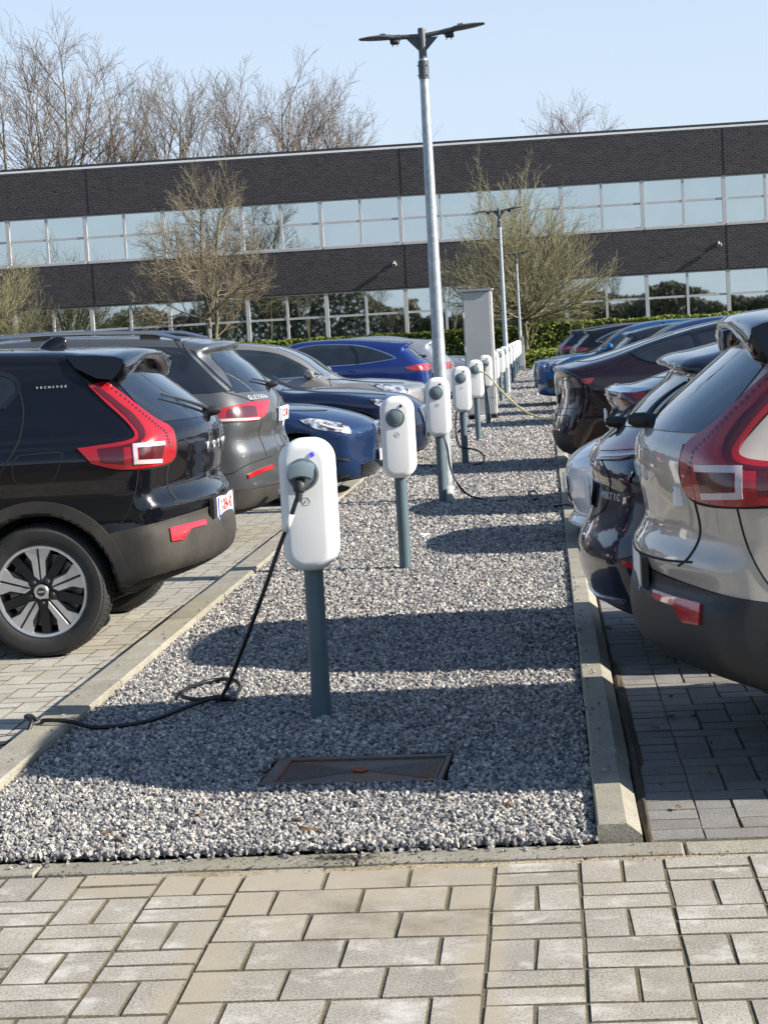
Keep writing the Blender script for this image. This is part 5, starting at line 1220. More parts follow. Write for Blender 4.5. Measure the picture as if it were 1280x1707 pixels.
# template first so that every post copies the same meshes; the second post carries the closed cover
order = [1]+[0]+list(range(2, 14))
posts = {}
for k in order:
    lab = labs[k] if k < len(labs) else 'small distant white charging post between the middle and the farthest lamp post'
    posts[k] = charger(CX+(.0 if k < 6 else .005*(k-5)), CH_Y[k], plug=k in (0, 5), led=k == 0, label=lab, yaw=R(.8) if k == 0 else rng.normal(0, .02))
# junction post at the far end of the row
b = MB(); b.box((-.11, -.08, 0), (.11, .08, 1.05), bev=.01); b.box((-.07, -.09, 1.05), (.09, .06, 1.32), bev=.01)
jp = empty('meter_cabinet', (-.86, 74.5, 0), 0, 'slim pale grey meter box at the far end of the charger row', 'cabinet'); b.obj('casing', M['cab_edge'], jp, angle=30)
b = MB(); b.box((-.075, -.1, .2), (.075, -.081, .95), bev=.004); b.obj('door', M['cab'], jp, angle=30)

# ------------------------------------------------------------------ lamp posts
def lamp_post(x, y, label, h=4.42):
    root = empty('lamp_post', (x, y, 0), R(-1.5), label, 'lamp post', 'double headed lamp posts in the gravel strip')
    b = MB(); b.lathe([(.066, -.1), (.066, .9), (.064, .95), (.040, h-.28), (.036, h-.28)], 'z', 32, cap=True); b.obj('pole', M['galv'], root, angle=40)
    b = MB(); b.lathe([(.068, .0), (.072, .0), (.072, .16), (.068, .17)], 'z', 28); b.obj('base_sleeve', M['mark'], root, angle=40)
    b = MB(); b.lathe([(.048, h-.46), (.049, h-.46), (.049, h-.30), (.040, h-.295), (.037, h-.27), (.037, h-.02), (.034, h), (0, h+.002)], 'z', 28, cap=True)
    for z in (h-.43, h-.34):
        for a in (200, 320, 80): b.lathe([(.006, .045), (.006, .062), (0, .063)], 'x', 8, (0, 0, 0)) if False else b.tube([(.045*math.cos(R(a)), .045*math.sin(R(a)), z), (.063*math.cos(R(a)), .063*math.sin(R(a)), z)], .007, 8, 1)
    for sg, tl in ((-1, -.012), (1, .10)):
        e = Vector((sg*.25, 0, h-.065+.25*tl)); b.tube([(0, 0, h-.072), e], .022, 14)
        b.add([(sg*.03, -.006, h-.21), (sg*.15, -.006, h-.085), (sg*.03, -.006, h-.085), (sg*.03, .006, h-.21), (sg*.15, .006, h-.085), (sg*.03, .006, h-.085)], [(0, 1, 2), (5, 4, 3), (0, 3, 4, 1), (1, 4, 5, 2), (2, 5, 3, 0)])
    b.obj('bracket', [M['lamp_grey'], M['chrome']], root, angle=40)
    for sg, tl in ((-1, -.012), (1, .10)):
        b = MB(); v, f = [], []
        secs = [(0, .045, .024, -.032), (.07, .05, .026, -.030), (.11, .075, .025, -.024), (.19, .10, .025, -.022), (.29, .09, .020, -.017), (.37, .06, .010, -.010), (.385, .045, .004, -.006)]
        for (d, w, t0, t1) in secs:
            zc = .008 if d > .08 else 0
            for k in range(16):
                a = 2*math.pi*k/16; v.append((sg*(.20+d), w*math.cos(a), (t0 if math.sin(a) > 0 else -t1)*math.sin(a)+tl*(.2+d)+zc+h-.065))
        for i in range(len(secs)-1):
            for k in range(16): f.append((i*16+k, i*16+(k+1) % 16, (i+1)*16+(k+1) % 16, (i+1)*16+k)[::sg])
        f.append(tuple(range(15, -1, -1))[::sg]); f.append(tuple(range(96, 112))[::sg]); b.add(v, f)
        for q in range(4): b.box((sg*(.34+q*.013)-.004, -.05, h-.065+.028+tl*(.36+q*.016)), (sg*(.34+q*.013)+.004, .05, h-.065+.040+tl*(.36+q*.016)), 1)
        x0, x1 = sorted((sg*.215, sg*.295)); b.box((x0, -.04, h-.065-.062+tl*.25), (x1, .04, h-.065-.02+tl*.25), 1, bev=.008)
        for q in (.228, .272): b.tube([(sg*q, -.02, h-.12+tl*.25), (sg*q, -.02, h-.15+tl*.25)], .005, 6)
        o = b.obj('lamp_head', [M['lamp_grey'], M['black_plastic']], root, angle=50)
    return root
lamp_post(-.985, 18.2, 'tall galvanised lamp post with two flat heads, nearest and rising above the roof line')
lamp_post(-.950, 48.3, 'galvanised double lamp post, middle one, in front of the round bare tree', 4.60)
lamp_post(-.905, 75.5, 'farthest and smallest double lamp post, left of the bare tree trunk', 4.58)

# ------------------------------------------------------------------ steel cabinet
cab_ = empty('steel_cabinet', (-1.15, 34.75, .0), R(-2), 'tall grey stainless steel cabinet on black feet beside the charger row', 'cabinet')
b = MB(); b.box((-.255, -.2, .12), (.255, .2, 2.33), bev=.004); b.obj('body', M['cab_edge'], cab_, angle=30)
b = MB(); b.box((-.235, -.212, .42), (.235, -.2005, 2.30), bev=.004); b.obj('front_panel', M['cab'], cab_, angle=30)
b = MB(); b.box((-.235, -.210, .14), (.235, -.2005, .405), bev=.004); b.obj('plinth_panel', M['cab'], cab_, angle=30)
b = MB(); b.box((-.30, -.25, 2.332), (.29, .23, 2.352)); b.box((-.29, -.24, 2.31), (.28, -.232, 2.332)); b.obj('roof_plate', M['cab'], cab_)
b = MB(); b.box((.2555, -.19, .14), (.262, .19, 2.3), bev=.002); b.obj('side_panel', M['cab'], cab_)
for x0 in (-.25, .15):
    b = MB(); b.box((x0, -.19, -.05), (x0+.10, .19, .12)); b.obj('foot', M['under'], cab_)
for z in (.7, 1.3, 1.9):
    b = MB(); b.lathe([(.012, -.05), (.012, .05)], 'z', 10, (-.243, -.212, z), cap=True); b.obj('hinge', M['satin'], cab_)
b = MB(); b.box((-.09, -.12, .0), (.12, .02, .105), bev=.006); tag(b.obj('white_box', M['plate_white']), 'small white box lying under the steel cabinet', 'box'); bpy.context.view_layer.update()
bpy.data.objects['white_box'].location = (-1.15, 34.6, .015)
# dropped connector
b = MB(); b.tube([(0, 0, .03), (.04, .01, .045), (.1, .0, .05)], [.03, .045, .03], 12); b.tube([(.1, 0, .05), (.18, -.02, .04)], [.02, .012], 10)
pc = b.obj('loose_plug', M['cable'], angle=50); pc.location = (-1.40, 30.2, .02); tag(pc, 'black plug lying on the gravel left of the fifth charger', 'plug')

# ------------------------------------------------------------------ cables
def cable(name, pts, r, mat, label, n=8, plug=None):
    root = empty(name, pts[0] if plug is None else plug, 0, label, 'cable'); o0 = Vector(root.location)
    b = MB(); b.tube([Vector(tuple(p))-o0 for p in smooth_path(pts, n)], r, 10); b.obj('cord', mat, root, smooth=True)
    return root, o0
G = .04
k1 = [(-1.022, 7.80, .985), (-1.034, 7.785, .955), (-1.062, 7.78, .885), (-1.12, 7.80, .76), (-1.19, 7.83, .60), (-1.30, 7.92, .37), (-1.40, 8.05, .18), (-1.475, 8.22, .075), (-1.51, 8.32, .05), (-1.46, 8.30, .055), (-1.43, 8.33, .05), (-1.44, 8.42, .05), (-1.45, 8.60, .06), (-1.52, 8.80, .055), (-1.62, 8.83, .05), (-1.70, 8.66, .05), (-1.69, 8.46, .05), (-1.60, 8.36, .05), (-1.50, 8.33, .065), (-1.45, 8.27, .07), (-1.50, 8.24, .075), (-1.56, 8.25, .06), (-1.64, 8.14, .05), (-1.75, 7.92, .045), (-1.93, 7.84, .045), (-2.05, 7.84, .075), (-2.16, 7.86, .08), (-2.20, 7.95, .05), (-2.235, 7.92, .09), (-2.235, 7.84, .10), (-2.20, 7.80, .085), (-2.24, 7.74, .03), (-2.4, 7.66, .016), (-2.7, 7.60, .014), (-3.2, 7.9, .014), (-3.9, 8.6, .014)]
r1, o1 = cable('charging_cable', k1, .0092, M['cable'], 'black cable plugged into the nearest charger, coiled on the gravel towards the left kerb', plug=(-1.013, 7.87, 1.058))
b = MB(); P = [(-.004, .02, -.012), (-.004, -.02, -.014), (-.004, -.048, -.022), (-.005, -.068, -.042), (-.007, -.076, -.066)]
b.tube(smooth_path(P, 4), np.interp(np.linspace(0, 1, 17), [0, .3, .55, .8, 1], [.027, .027, .029, .027, .022]), 16); b.tube([(-.007, -.076, -.064), (-.012, -.082, -.105)], [.017, .013], 14)
b.obj('plug', M['black_plastic'], r1, angle=50)
b = MB(); a, c_ = Vector(k1[2]), Vector(k1[3]); b.tube([a.lerp(c_, -.15)-o1, a.lerp(c_, .4)-o1], .0118, 14); b.obj('white_label', M['plate_white'], r1, smooth=True)
cable('charging_cable', [(-1.0, 17.94, .72), (-.945, 17.9, .58), (-.92, 17.9, .36), (-.85, 17.9, .19), (-.76, 17.95, .09), (-.64, 18.0, .045), (-.50, 17.75, G), (-.38, 17.8, G), (-.27, 17.85, G), (-.20, 17.6, G), (-.15, 17.65, .06), (-.13, 17.9, .07), (-.16, 18.2, .08), (-.205, 18.1, .075), (-.215, 17.75, .06), (-.18, 17.45, .05), (-.10, 17.1, G), (.02, 16.9, .05), (.14, 16.7, .075), (.22, 16.5, .07), (.5, 16.2, .02), (.75, 16.1, .2)], .0095, M['cable'], 'thin black cable curling across the gravel from the lamp post charger to the right kerb')
cable('charging_cable', [(-1.08, 23.15, .66), (-1.10, 23.13, .5), (-1.09, 23.1, .34), (-1.05, 23.1, .24), (-.96, 23.08, .22), (-.84, 23.0, .19), (-.77, 22.9, .12), (-.80, 22.8, .06), (-.92, 22.7, G), (-1.1, 22.6, G), (-1.4, 22.9, G), (-1.75, 23.4, G), (-1.98, 23.6, .08), (-2.2, 23.7, .05), (-2.6, 23.9, .2)], .010, M['cable'], 'black cable looping round the post of the fourth charger')
cable('charging_cable', [(-.93, 27.9, 1.03), (-.86, 27.2, 1.02), (-.74, 26.0, .98), (-.60, 25.0, .85), (-.42, 24.2, .70), (-.25, 23.6, .59), (-.07, 23.2, .53), (.10, 23.0, .52), (.16, 22.9, .5), (.12, 22.6, .42), (.10, 22.5, .36), (.15, 22.4, .30), (.22, 22.4, .28)], .013, M['cable_y'], 'pale yellow cable hanging across to the plum electric car')
r6, o6 = cable('charging_cable', [(-1.03, 32.83, 1.02), (-1.035, 32.82, .9), (-1.03, 32.83, .7), (-1.0, 32.85, .5), (-.98, 32.9, .2), (-1.0, 33.0, G), (-1.2, 33.4, G), (-1.8, 33.8, G)], .012, M['cable'], 'black cable hanging straight down from the charger before the steel cabinet')
b = MB(); b.tube([(0, .02, .03), (0, -.05, .03), (0, -.075, -.03), (0, -.075, -.08)], [.036, .036, .032, .016], 12); b.obj('plug', M['black_plastic'], r6, angle=50)
cable('charging_cable', [(-.93, 62.8, .75), (-.85, 62.7, .45), (-.72, 62.6, .3), (-.45, 62.5, .32), (-.2, 62.4, .6)], .014, M['cable'], 'thin dark cable hanging from a far charger near the hedge')

# ------------------------------------------------------------------ small things on the gravel
mh = empty('inspection_cover', ((MX0+MX1)/2, (MY0+MY1)/2, GZ), R(-2.5), 'rusty rectangular steel inspection cover sunk in the gravel', 'manhole cover')
hx, hy = (MX1-MX0)/2-.015, (MY1-MY0)/2-.02
b = MB(); 
for q in (((-hx, -hy, -.05), (hx, -hy+.04, .012)), ((-hx, hy-.04, -.05), (hx, hy, .012)), ((-hx, -hy+.041, -.05), (-hx+.05, hy-.041, .012)), ((hx-.02, -hy+.041, -.05), (hx, hy-.041, .012))): b.box(*q, bev=.003)
b.obj('frame', M['rust'], mh)
b = MB(); b.box((-hx+.056, -hy+.046, -.04), (hx-.026, hy-.046, .004)); 
for i in range(52):
    x = -hx+.062+i*(2*hx-.095)/52; t = abs(i-26)/26; L_ = (hy-.055)*max(.12, t)
    b.box((x, -L_, .004), (x+.005, L_, .0072))
b.obj('lid', M['rust'], mh)
b = MB(); b.box((-hx+.0505, -hy+.045, -.03), (-hx+.0555, hy-.045, .0135)); b.obj('rust_edge', M['rust_edge'], mh)
b = MB(); b.lathe([(.03, .004), (.03, .008), (.022, .008), (.018, .002), (0, .002)], 'z', 16, (.01, .0, .004)); b.obj('lifting_eye', M['rust_edge'], mh, angle=30)
b = MB(); 
for i in range(9):
    x, y = rng.normal(0, .09), rng.normal(0, .05); b.add([(x+rng.normal(0, .035), y+rng.normal(0, .02), .005+rng.random()*.03) for _ in range(4)], [(0, 1, 2, 3)])
pp = b.obj('paper_scrap', M['paper']); pp.location = (-1.0, 14.95, .03); tag(pp, 'crumpled scrap of white paper on the gravel past the second charger', 'litter')
def leaf(x, y, s_, i):
    v = [(math.cos(2*math.pi*k/8)*s_*(1 if k % 4 else 1.6), math.sin(2*math.pi*k/8)*s_*.7, .006*math.sin(k*2.1)) for k in range(8)]+[(0, 0, .008)]
    return v, [(k, (k+1) % 8, 8) for k in range(8)]
b = MB()
for i in range(26):
    y = 6+rng.random()**2*22; x = rng.uniform(-2.0, .05); v, f = leaf(x, y, .012+.012*rng.random(), i); Mx = Matrix.Translation((x, y, .038)) @ Matrix.Rotation(rng.uniform(0, 6), 4, 'Z') @ Matrix.Rotation(rng.normal(0, .4), 4, 'X'); b.add([Mx @ Vector(p) for p in v], f)
for i in range(22):
    y = rng.uniform(6.2, 12); x = rng.uniform(.25, .55); v, f = leaf(x, y, .010+.008*rng.random(), i); Mx = Matrix.Translation((x, y, .012)) @ Matrix.Rotation(rng.uniform(0, 6), 4, 'Z'); b.add([Mx @ Vector(p) for p in v], f)
tag(b.obj('leaf_litter', M['leaf_dry']), kind='stuff')

# ------------------------------------------------------------------ office building
BY = 88.0
ob = empty('office_building', (-6, BY, 0), 0, 'long two storey dark brick office building with two bands of windows', 'building')
X0, X1 = -36.0, 22.0
def part(b, name, mats, **k):
    o = b.obj(name, mats, ob, **k); o.location = (6, -BY, 0); return o
bands = [(7.965, 10.0), (3.80, 5.70)]
b = MB()
b.box((X0, BY+.06, 7.93), (X1, BY+14, 10.0)); b.box((X0, BY+.06, 3.78), (X1, BY+.5, 5.70)); b.box((X0, BY+.06, -.2), (X1, BY+.5, 1.10)); part(b, 'wall', M['mortar'])
b = MB(); b.box((X0, BY-.03, 10.003), (X1, BY+14, 10.09)); part(b, 'coping', M['white_trim'])
b = MB(); b.box((X0, BY+.0, 10.093), (X1, BY+14, 10.20)); part(b, 'roof_edge', M['dark_fascia'])
b = MB(); b.box((X0, BY+1.2, 1.1), (X1, BY+1.3, 7.9)); b.box((X0, BY+.502, 3.8), (X1, BY+1.19, 5.66)); part(b, 'interior', M['under'])
for z in (7.905, 3.745): b = MB(); b.box((X0, BY-.01, z), (X1, BY+.3, z+.024)); part(b, 'shadow_strip', M['dark_fascia'])  # dark strips that draw the shadow line under the brick bands
bl, bh, jt = .25, .0945, .017
meb = None; stuff = MB(); bricks = []
for z0, z1 in bands:
    n = int((z1-z0)/bh)
    for r_ in range(n):
        zz = z0+r_*bh
        off = (r_ % 2)*bl/2
        for c_ in range(int((X1-X0)/bl)):
            x = X0+off+c_*bl
            if x+bl > X1: continue
            if any(abs(x+bl/2-j) < bl/2 for j in (-6.05, 8.3, 1.1, -13.3)) and r_ % 2: pass
            bricks.append((x, zz))
bricks.sort(key=lambda p: abs(p[0]+6)+abs(p[1]-4.7)*1.2)
def brick_geo(j): return (0, j, 0), (bl-jt, BY*0+.07, bh-jt)
for i, (x, z) in enumerate(bricks):
    if i < 300:
        if meb is None:
            b = MB(); b.box((0, 0, 0), (bl-jt, .07, bh-jt)); o = b.obj('brick', M['brick'], ob); meb = o.data
        else: o = bpy.data.objects.new('brick', meb); link(o, ob)
        o.location = (x+6, rng.normal(0, .003), z)
    elif x > -34:
        y = BY+rng.normal(0, .003); q = len(stuff.v)
        stuff.v += [(x, y, z), (x+bl-jt, y, z), (x+bl-jt, y, z+bh-jt), (x, y, z+bh-jt), (x, y+.07, z), (x+bl-jt, y+.07, z), (x+bl-jt, y+.07, z+bh-jt), (x, y+.07, z+bh-jt)]
        stuff.f += [tuple(q+w for w in t_) for t_ in ((0, 1, 2, 3), (0, 4, 5, 1), (1, 5, 6, 2), (2, 6, 7, 3), (3, 7, 4, 0))]; stuff.m += [0]*5
o = part(stuff, 'brick', M['brick']); o['kind'] = 'stuff'
for xj in (-6.05, 1.15, 8.33, -13.2, -20.4): b = MB(); b.box((xj-.012, BY-.012, 3.8), (xj+.012, BY+.02, 5.7)); part(b, 'expansion_joint', M['under'])
for xj in (-6.05, 8.33, -20.4): b = MB(); b.box((xj-.012, BY-.012, 7.97), (xj+.012, BY+.02, 10.0)); part(b, 'expansion_joint', M['under'])
# windows: one frame per bay, four panes each
def window(x, z0, zt, z1, x_w=3.62):
    b = MB(); y0, y1 = BY+.08, BY+.17; hm = .085; hn = .055
    b.box((x-hm, BY+.03, z0), (x+hm, y1, z1)); b.box((x+x_w/2-hn, y0-.02, z0+.11), (x+x_w/2+hn, y1, z1)); 
    for xa, xb in ((x+hm, x+x_w/2-hn), (x+x_w/2+hn, x+x_w-hm)):
        b.box((xa+.001, y0, z0+.11), (xb-.001, y1, z0+.15)); b.box((xa+.001, y0, zt-.05), (xb-.001, y1, zt+.05)); b.box((xa+.001, y0, z1-.05), (xb-.001, y1, z1))
    b.box((x+hm+.001, BY-.02, z0), (x+x_w-hm-.001, y1, z0+.108))
    w = part(b, 'window', M['alu'])
    for xa, xb in ((x+hm, x+x_w/2-hn), (x+x_w/2+hn, x+x_w-hm)):
        for za, zb in ((z0+.15, zt-.05), (zt+.05, z1-.05)):
            ax, az = rng.normal(0, .0016), rng.normal(0, .0022); yy = BY+.135; dx, dz = (xb-xa)/2, (zb-za)/2
            v = [(xa, yy-dx*az-dz*ax, za), (xb, yy+dx*az-dz*ax, za), (xb, yy+dx*az+dz*ax, zb), (xa, yy-dx*az+dz*ax, zb)]
            v += [(p[0], p[1]+.02, p[2]) for p in v]
            mesh_obj('pane', v, [(0, 1, 2, 3), (7, 6, 5, 4), (0, 4, 5, 1), (1, 5, 6, 2), (2, 6, 7, 3), (3, 7, 4, 0)], M['solar'], w)
for k in range(-7, 9):
    x = -9.80+3.617*k
    if x < -36: continue
    window(x, 5.705, 6.89, 7.90); window(x+.04, 1.1, 2.66, 3.74)
for lx, lz in ((-6.55, 4.87), (7.97, 4.88)):
    b = MB(); b.box((lx-.04, BY-.10, lz-.03), (lx+.04, BY, lz+.12), 0); b.tube([(lx, BY-.02, lz+.02), (lx, BY-.22, lz)], .03, 8, 0); b.box((lx-.09, BY-.30, lz-.11), (lx+.10, BY-.14, lz+.02), 0, bev=.02); b.box((lx-.07, BY-.312, lz-.09), (lx+.08, BY-.302, lz+.0), 1)
    o = b.obj('wall_light', [M['camera_white'], M['black_plastic']]); tag(o, 'small floodlight on the brick band left of the lamp post' if lx < 0 else 'small floodlight on the brick band at the right end', 'wall light', 'floodlights on the brick band')
    me_ = o.data; me_.transform(Matrix.Translation((-lx, -BY, -lz))); o.location = (lx, BY, lz)

# ------------------------------------------------------------------ bare trees
def grow(r_, p, d, length, rad, lev, cfg, out):
    seg = cfg['seg'][lev]; n = len(cfg['len']); pts = [p.copy()]; rads = [rad]; q = p.copy(); dd = d.copy(); tip = cfg['tip'][lev]
    for i in range(seg):
        dd = dd+r_.normal(0, cfg['jit'][lev], 3)+np.array([0, 0, cfg['up'][lev]])
        dd /= np.linalg.norm(dd); q = q+dd*length/seg; pts.append(q.copy()); rads.append(rad*(1-(1-tip)*(i+1)/seg))
    out.append((lev, pts, rads))
    if lev+1 >= n: return
    k = cfg['kids'][lev]; k = int(r_.integers(int(k*.8), int(k*1.2)+1))
    for j in range(k):
        t = cfg['from'][lev]+(1-cfg['from'][lev])*(j+r_.random())/k; t = min(t, .99); fi = t*seg; i = int(fi); u = fi-i
        b0 = pts[i]*(1-u)+pts[i+1]*u; dv = pts[i+1]-pts[i]; dv /= np.linalg.norm(dv)
        w = r_.normal(0, 1, 3); w -= dv*(w@dv); w /= np.linalg.norm(w)+1e-9; an = R(cfg['ang'][lev])*r_.uniform(.7, 1.25)
        nd = dv*math.cos(an)+w*math.sin(an); L2 = cfg['len'][lev+1]*r_.uniform(.65, 1.15)*(1-.35*t if cfg.get('cone', True) else 1)
        grow(r_, b0, nd, L2, max(cfg['minr'], min(rads[i]*.75, cfg['rad'][lev+1])*r_.uniform(.8, 1.1)), lev+1, cfg, out)
def tubes(branches, sides):
    V, F = [], []; nv = 0
    for lev, pts, rads in branches:
        n = sides[lev]; P = np.array(pts); T = np.gradient(P, axis=0); T /= np.linalg.norm(T, axis=1, keepdims=True)+1e-9
        a = np.cross(T[0], [.31, .77, .55]); a /= np.linalg.norm(a)+1e-9; w = 2*np.pi*np.arange(n)/n
        A = a-T*(T@a)[:, None]; A /= np.linalg.norm(A, axis=1, keepdims=True)+1e-9; B = np.cross(T, A)
        ring = P[:, None]+(A[:, None]*np.cos(w)[None, :, None]+B[:, None]*np.sin(w)[None, :, None])*np.array(rads)[:, None, None]
        V.append(ring.reshape(-1, 3)); m_ = len(P); i = np.arange(m_-1)[:, None]*n; k = np.arange(n)[None]; k2 = (k+1) % n
        F.append((np.stack([i+k, i+k2, i+n+k2, i+n+k], -1).reshape(-1, 4))+nv); nv += m_*n
    return np.concatenate(V), np.concatenate(F)
def tree(name, loc, cfg, seed, mats, label, group, rz=0, sc=1, meshes=None):
    root = empty(name, loc, rz, label, 'tree', group); root.scale = (sc, sc, sc)
    if meshes is None:
        r_ = np.random.default_rng(seed); out = []
        for (d, L_, rr_, base) in cfg['trunks']: grow(r_, np.array(base, float), np.array(d, float)/np.linalg.norm(d), L_, rr_, 0, cfg, out)
        sd_ = cfg['sides']; a = [b_ for b_ in out if b_[0] <= cfg.get('tl', 0)]; c_ = [b_ for b_ in out if b_[0] > cfg.get('tl', 0)]
        o1_ = np_obj('trunk', *tubes(a, sd_), mats[0], root); o2_ = np_obj('crown', *tubes(c_, sd_), mats[1], root); return root, (o1_.data, o2_.data)
    for nm, me in zip(('trunk', 'crown'), meshes): link(bpy.data.objects.new(nm, me), root)
    return root, meshes
fan = lambda n, el, L_, rr_, z, r_: [((math.cos(2*math.pi*k/n+r_.uniform(-.2, .2))*math.cos(R(e)), math.sin(2*math.pi*k/n)*math.cos(R(e)), math.sin(R(e))), L_*r_.uniform(.85, 1.1), rr_, (0, 0, z)) for k in range(n) for e in [el*r_.uniform(.75, 1.2)]]
rt_ = np.random.default_rng(3)
# pollarded round tree: everything fans out of one knuckle
poll = dict(trunks=[((.03, 0, 1), 2.25, .15, (0, 0, -.1))]+fan(13, 10, 3.0, .05, 1.95, rt_)+fan(12, 38, 3.2, .05, 2.05, rt_)+fan(9, 62, 3.9, .045, 2.1, rt_)+fan(4, 80, 4.6, .04, 2.15, rt_), len=[1, 1.7, .85, .40], rad=[.1, .020, .011, .008], seg=[8, 5, 3, 2], tip=[.35, .4, .5, .6], jit=[.04, .05, .07, .1], up=[.045, .05, .05, .05], kids=[10, 6, 3], ang=[26, 30, 38], minr=.0065, sides=[6, 4, 3, 3], **{'from': [.22, .15, .2]}, cone=False)
def fix_trunk(c): return c
ty, pm_ = tree('bare_tree', (-.72, 79.2, 0), poll, 5, (M['bark'], M['twig_green']), 'round bare tree with dense olive twigs behind the middle lamp post', 'bare trees before the office front', sc=1.0)
tree('bare_tree', (-23.7, 80.2, 0), poll, 9, (M['bark'], M['twig_green']), 'bare olive twigged tree cut off by the left edge of the picture', 'bare trees before the office front', rz=1.9, sc=.88)
open_ = dict(trunks=[((.04, 0, 1), 6.6, .14, (0, 0, -.1)), ((-.18, .05, 1), 5.6, .10, (0, 0, 2.4)), ((.30, -.1, 1), 4.6, .08, (0.02, 0, 3.2)), ((-.7, .2, .75), 3.6, .06, (0, 0, 3.4)), ((.9, .1, .42), 3.2, .055, (0, 0, 2.9)), ((-.95, -.2, .32), 3.0, .05, (0, 0, 2.7)), ((.2, .9, .5), 3.0, .05, (0, 0, 3)), ((.1, -.9, .5), 3.0, .05, (0, 0, 3)), ((-.6, -.6, .5), 2.8, .05, (0, 0, 3.6))],
             len=[1, 2.5, 1.15, .5], rad=[.1, .032, .014, .009], seg=[9, 7, 4, 3], tip=[.22, .3, .5, .6], jit=[.05, .07, .09, .12], up=[.03, .055, .06, .05], kids=[14, 9, 5], ang=[52, 40, 40], minr=.0075, sides=[7, 4, 3, 3], **{'from': [.30, .22, .25]})
tr_, _m = tree('bare_tree', (-13.75, 80.0, 0), open_, 21, (M['bark'], M['twig_red']), 'bare tree with open reddish crown in front of the left windows', 'bare trees before the office front'); tr_.scale = (.82, .82, .99)
# trees beyond the roof
tall = dict(trunks=[((.02, 0, 1), 15.5, .22, (0, 0, -.2)), ((.22, .1, 1), 11, .15, (0, 0, 3.2)), ((-.25, -.1, 1), 10.5, .14, (0, 0, 4.0)), ((.1, -.25, 1), 9.5, .12, (0, 0, 5.0))],
            len=[1, 5.0, 2.1, .95], rad=[.1, .05, .022, .014], seg=[12, 9, 5, 3], tip=[.15, .22, .4, .6], jit=[.04, .05, .07, .1], up=[.03, .05, .05, .03], kids=[11, 8, 5], ang=[40, 34, 36], minr=.0105, sides=[6, 4, 3, 3], **{'from': [.34, .2, .2]})
far_xyz = [(-31.5, 117, 1.10, 0, 'tall bare tree behind the roof at the far left edge'), (-28.4, 113, 1.15, 1.3, 'tallest bare tree beyond the roof, left clump'), (-25.6, 118, 1.06, 2.6, 'bare tree on the right side of the left clump beyond the roof'), (-23.6, 114, .90, 4.0, 'low leaning bare tree at the right edge of the left clump'),
           (-20.2, 116, .99, 5.1, 'bare tree left in the middle clump beyond the roof'), (-18.2, 113, .96, .7, 'bare tree beyond the roof right above the open crowned tree'), (-15.6, 117, 1.0, 2.0, 'bare tree in the centre of the middle clump beyond the roof'), (-13.1, 114, .93, 3.3, 'bare tree with dark stems right of the middle clump'), (-11.2, 117, .88, 4.6, 'bare tree with dry brown leaves still hanging, right end of the clump'), (-9.6, 114, .76, 5.8, 'smallest bare tree beyond the roof beside the tall lamp post'), (1.9, 119, .84, 1.0, 'lone bare tree top beyond the roof on the right')]
proto = [None, None, None]
for i, (x, y, s_, rz, lab) in enumerate(far_xyz):
    k = i % 3
    _, ms = tree('bare_tree', (x, y, 0), tall, 40+k, (M['bark_far'], M['twig_far']), lab, 'bare trees beyond the roof', rz, s_*1.02, proto[k]); proto[k] = ms
# trees behind the photographer, seen only as reflections in the office windows
for i, (x, y, s_) in enumerate([(-34, -34, .62), (-27, -42, .7), (-40, -50, .8), (-19, -60, .6), (-12, -62, .62), (8, -70, .6)]):
    tree('bare_tree', (x, y, 0), tall, 0, None, 'bare tree behind the photographer, mirrored in the office windows', 'bare trees behind the photographer', i*1.1, s_, proto[i % 3])
def belt(name, x0, x1, y, hfun, mat, n, seed):
    r_ = np.random.default_rng(seed); V, F = [], []
    for i in range(n):
        x = r_.uniform(x0, x1); hh = hfun(x); z = r_.random()*hh; s_ = r_.uniform(.12, .38); yy = y+r_.uniform(-3, 3); c_ = np.array([x, yy, z])
        a = r_.normal(0, 1, 3); a /= np.linalg.norm(a); bb = np.cross(a, r_.normal(0, 1, 3)); bb /= np.linalg.norm(bb)
        o = len(V)*1; V += [c_-a*s_-bb*s_*.5, c_+a*s_-bb*s_*.5, c_+a*s_+bb*s_*.5, c_-a*s_+bb*s_*.5]; F.append((o, o+1, o+2, o+3))
    ob_ = np_obj(name, np.array(V), np.array(F), mat, None, False); tag(ob_, kind='stuff')
M['wood'] = leafm('far_wood', (.09, .085, .055), (.19, .175, .12))
belt('distant_wood', -120, 60, -95, lambda x: (6.5+1.5*math.sin(x*.13)+1.2*math.sin(x*.41)) * (1.25 if x < -18 else .66), M['wood'], 70000, 77)

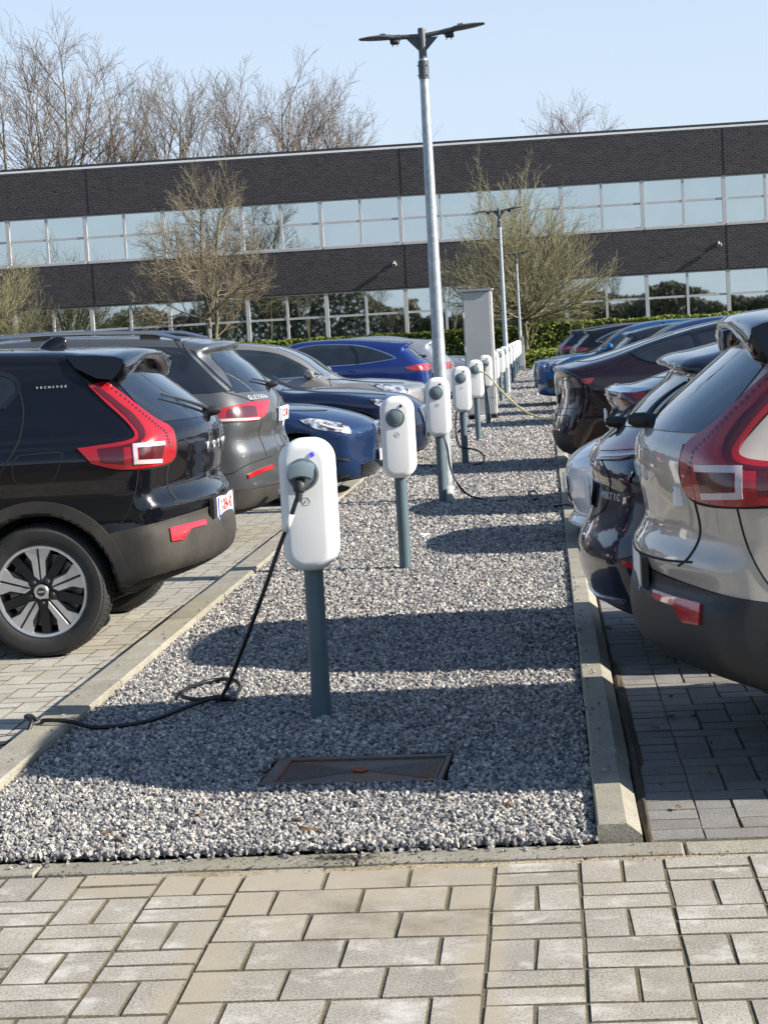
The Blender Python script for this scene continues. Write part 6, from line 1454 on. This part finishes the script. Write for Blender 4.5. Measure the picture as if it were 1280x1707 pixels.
# ------------------------------------------------------------------ hedges
def hedge(name, x0, x1, y0, y1, z1, label, seed, rz=0, zf=None, dens=170, leaf=.075):
    r_ = np.random.default_rng(seed); cx, cy = (x0+x1)/2, (y0+y1)/2; root = empty(name, (cx, cy, 0), rz, label, 'hedge', 'clipped hedges before the office')
    wx, wy = (x1-x0)/2, (y1-y0)/2; zf = zf or z1
    top = lambda y: zf+(z1-zf)*np.clip((y+wy)/(2*wy), 0, 1)
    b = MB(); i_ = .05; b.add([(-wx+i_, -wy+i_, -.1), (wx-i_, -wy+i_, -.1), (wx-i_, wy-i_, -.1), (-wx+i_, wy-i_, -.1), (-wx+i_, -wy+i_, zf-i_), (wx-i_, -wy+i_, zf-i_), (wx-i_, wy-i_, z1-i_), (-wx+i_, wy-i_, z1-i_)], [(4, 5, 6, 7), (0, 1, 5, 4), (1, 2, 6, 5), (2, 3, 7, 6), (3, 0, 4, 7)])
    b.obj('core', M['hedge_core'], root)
    pts = []
    def face(area, fn):
        for _ in range(int(area*dens)): pts.append(fn())
    wob = lambda a, c_: .03*math.sin(a*2.3+c_)+.02*math.sin(a*5.1+c_*2)
    def ftop():
        x, y = r_.uniform(-wx, wx), r_.uniform(-wy, wy); return (x, y, top(y)+wob(x, 1)+r_.normal(0, .02), 0, 0, 1)
    def ffr():
        x, z = r_.uniform(-wx, wx), r_.uniform(0, zf); return (x, -wy-wob(x, z)+r_.normal(0, .02), z, 0, -1, 0)
    def fsd(sg):
        y = r_.uniform(-wy, wy); z = r_.uniform(0, top(y)); return (sg*(wx+wob(y, z))+r_.normal(0, .02), y, z, sg, 0, 0)
    face(4*wx*wy, ftop); face(2*wx*zf, ffr); face(2*wy*z1, lambda: fsd(-1)); face(2*wy*z1, lambda: fsd(1))
    A = np.array(pts); n = len(A); nrm = A[:, 3:]+r_.normal(0, .75, (n, 3)); nrm /= np.linalg.norm(nrm, axis=1, keepdims=True)
    t = np.cross(nrm, r_.normal(0, 1, (n, 3))); t /= np.linalg.norm(t, axis=1, keepdims=True); u = np.cross(nrm, t); s_ = leaf*r_.uniform(.6, 1.3, (n, 1)); c_ = A[:, :3]
    V = np.stack([c_-t*s_, c_-u*s_*.6, c_+t*s_, c_+u*s_*.6], 1).reshape(-1, 3); F = np.arange(4*n).reshape(-1, 4)
    o = np_obj('foliage', V, F, M['hedge'], root, False)
hedge('hedge', -34, -2.15, 82.0, 83.6, 1.68, 'long dark green clipped hedge under the left windows', 1, dens=110)
hedge('hedge', -2.1, -.95, 81.6, 83.4, 1.67, 'short shaded hedge block between cabinet and tree trunk', 2)
hedge('hedge', -.78, 16, 79.6, 81.5, 1.76, 'sunlit clipped hedge under the right windows', 3, rz=R(.9), dens=150)
hedge('hedge', -.80, 8, 75.6, 79.2, .76, 'low broad hedge at the end of the gravel strip', 4, zf=.60)
tag(sheet('lawn', -60, 60, 79.1, 87.9, -.004, M['grass']), kind='structure')

for o in list(bpy.data.objects):
    for k_ in ('kind',):
        if k_ in o and not o[k_]: del o[k_]
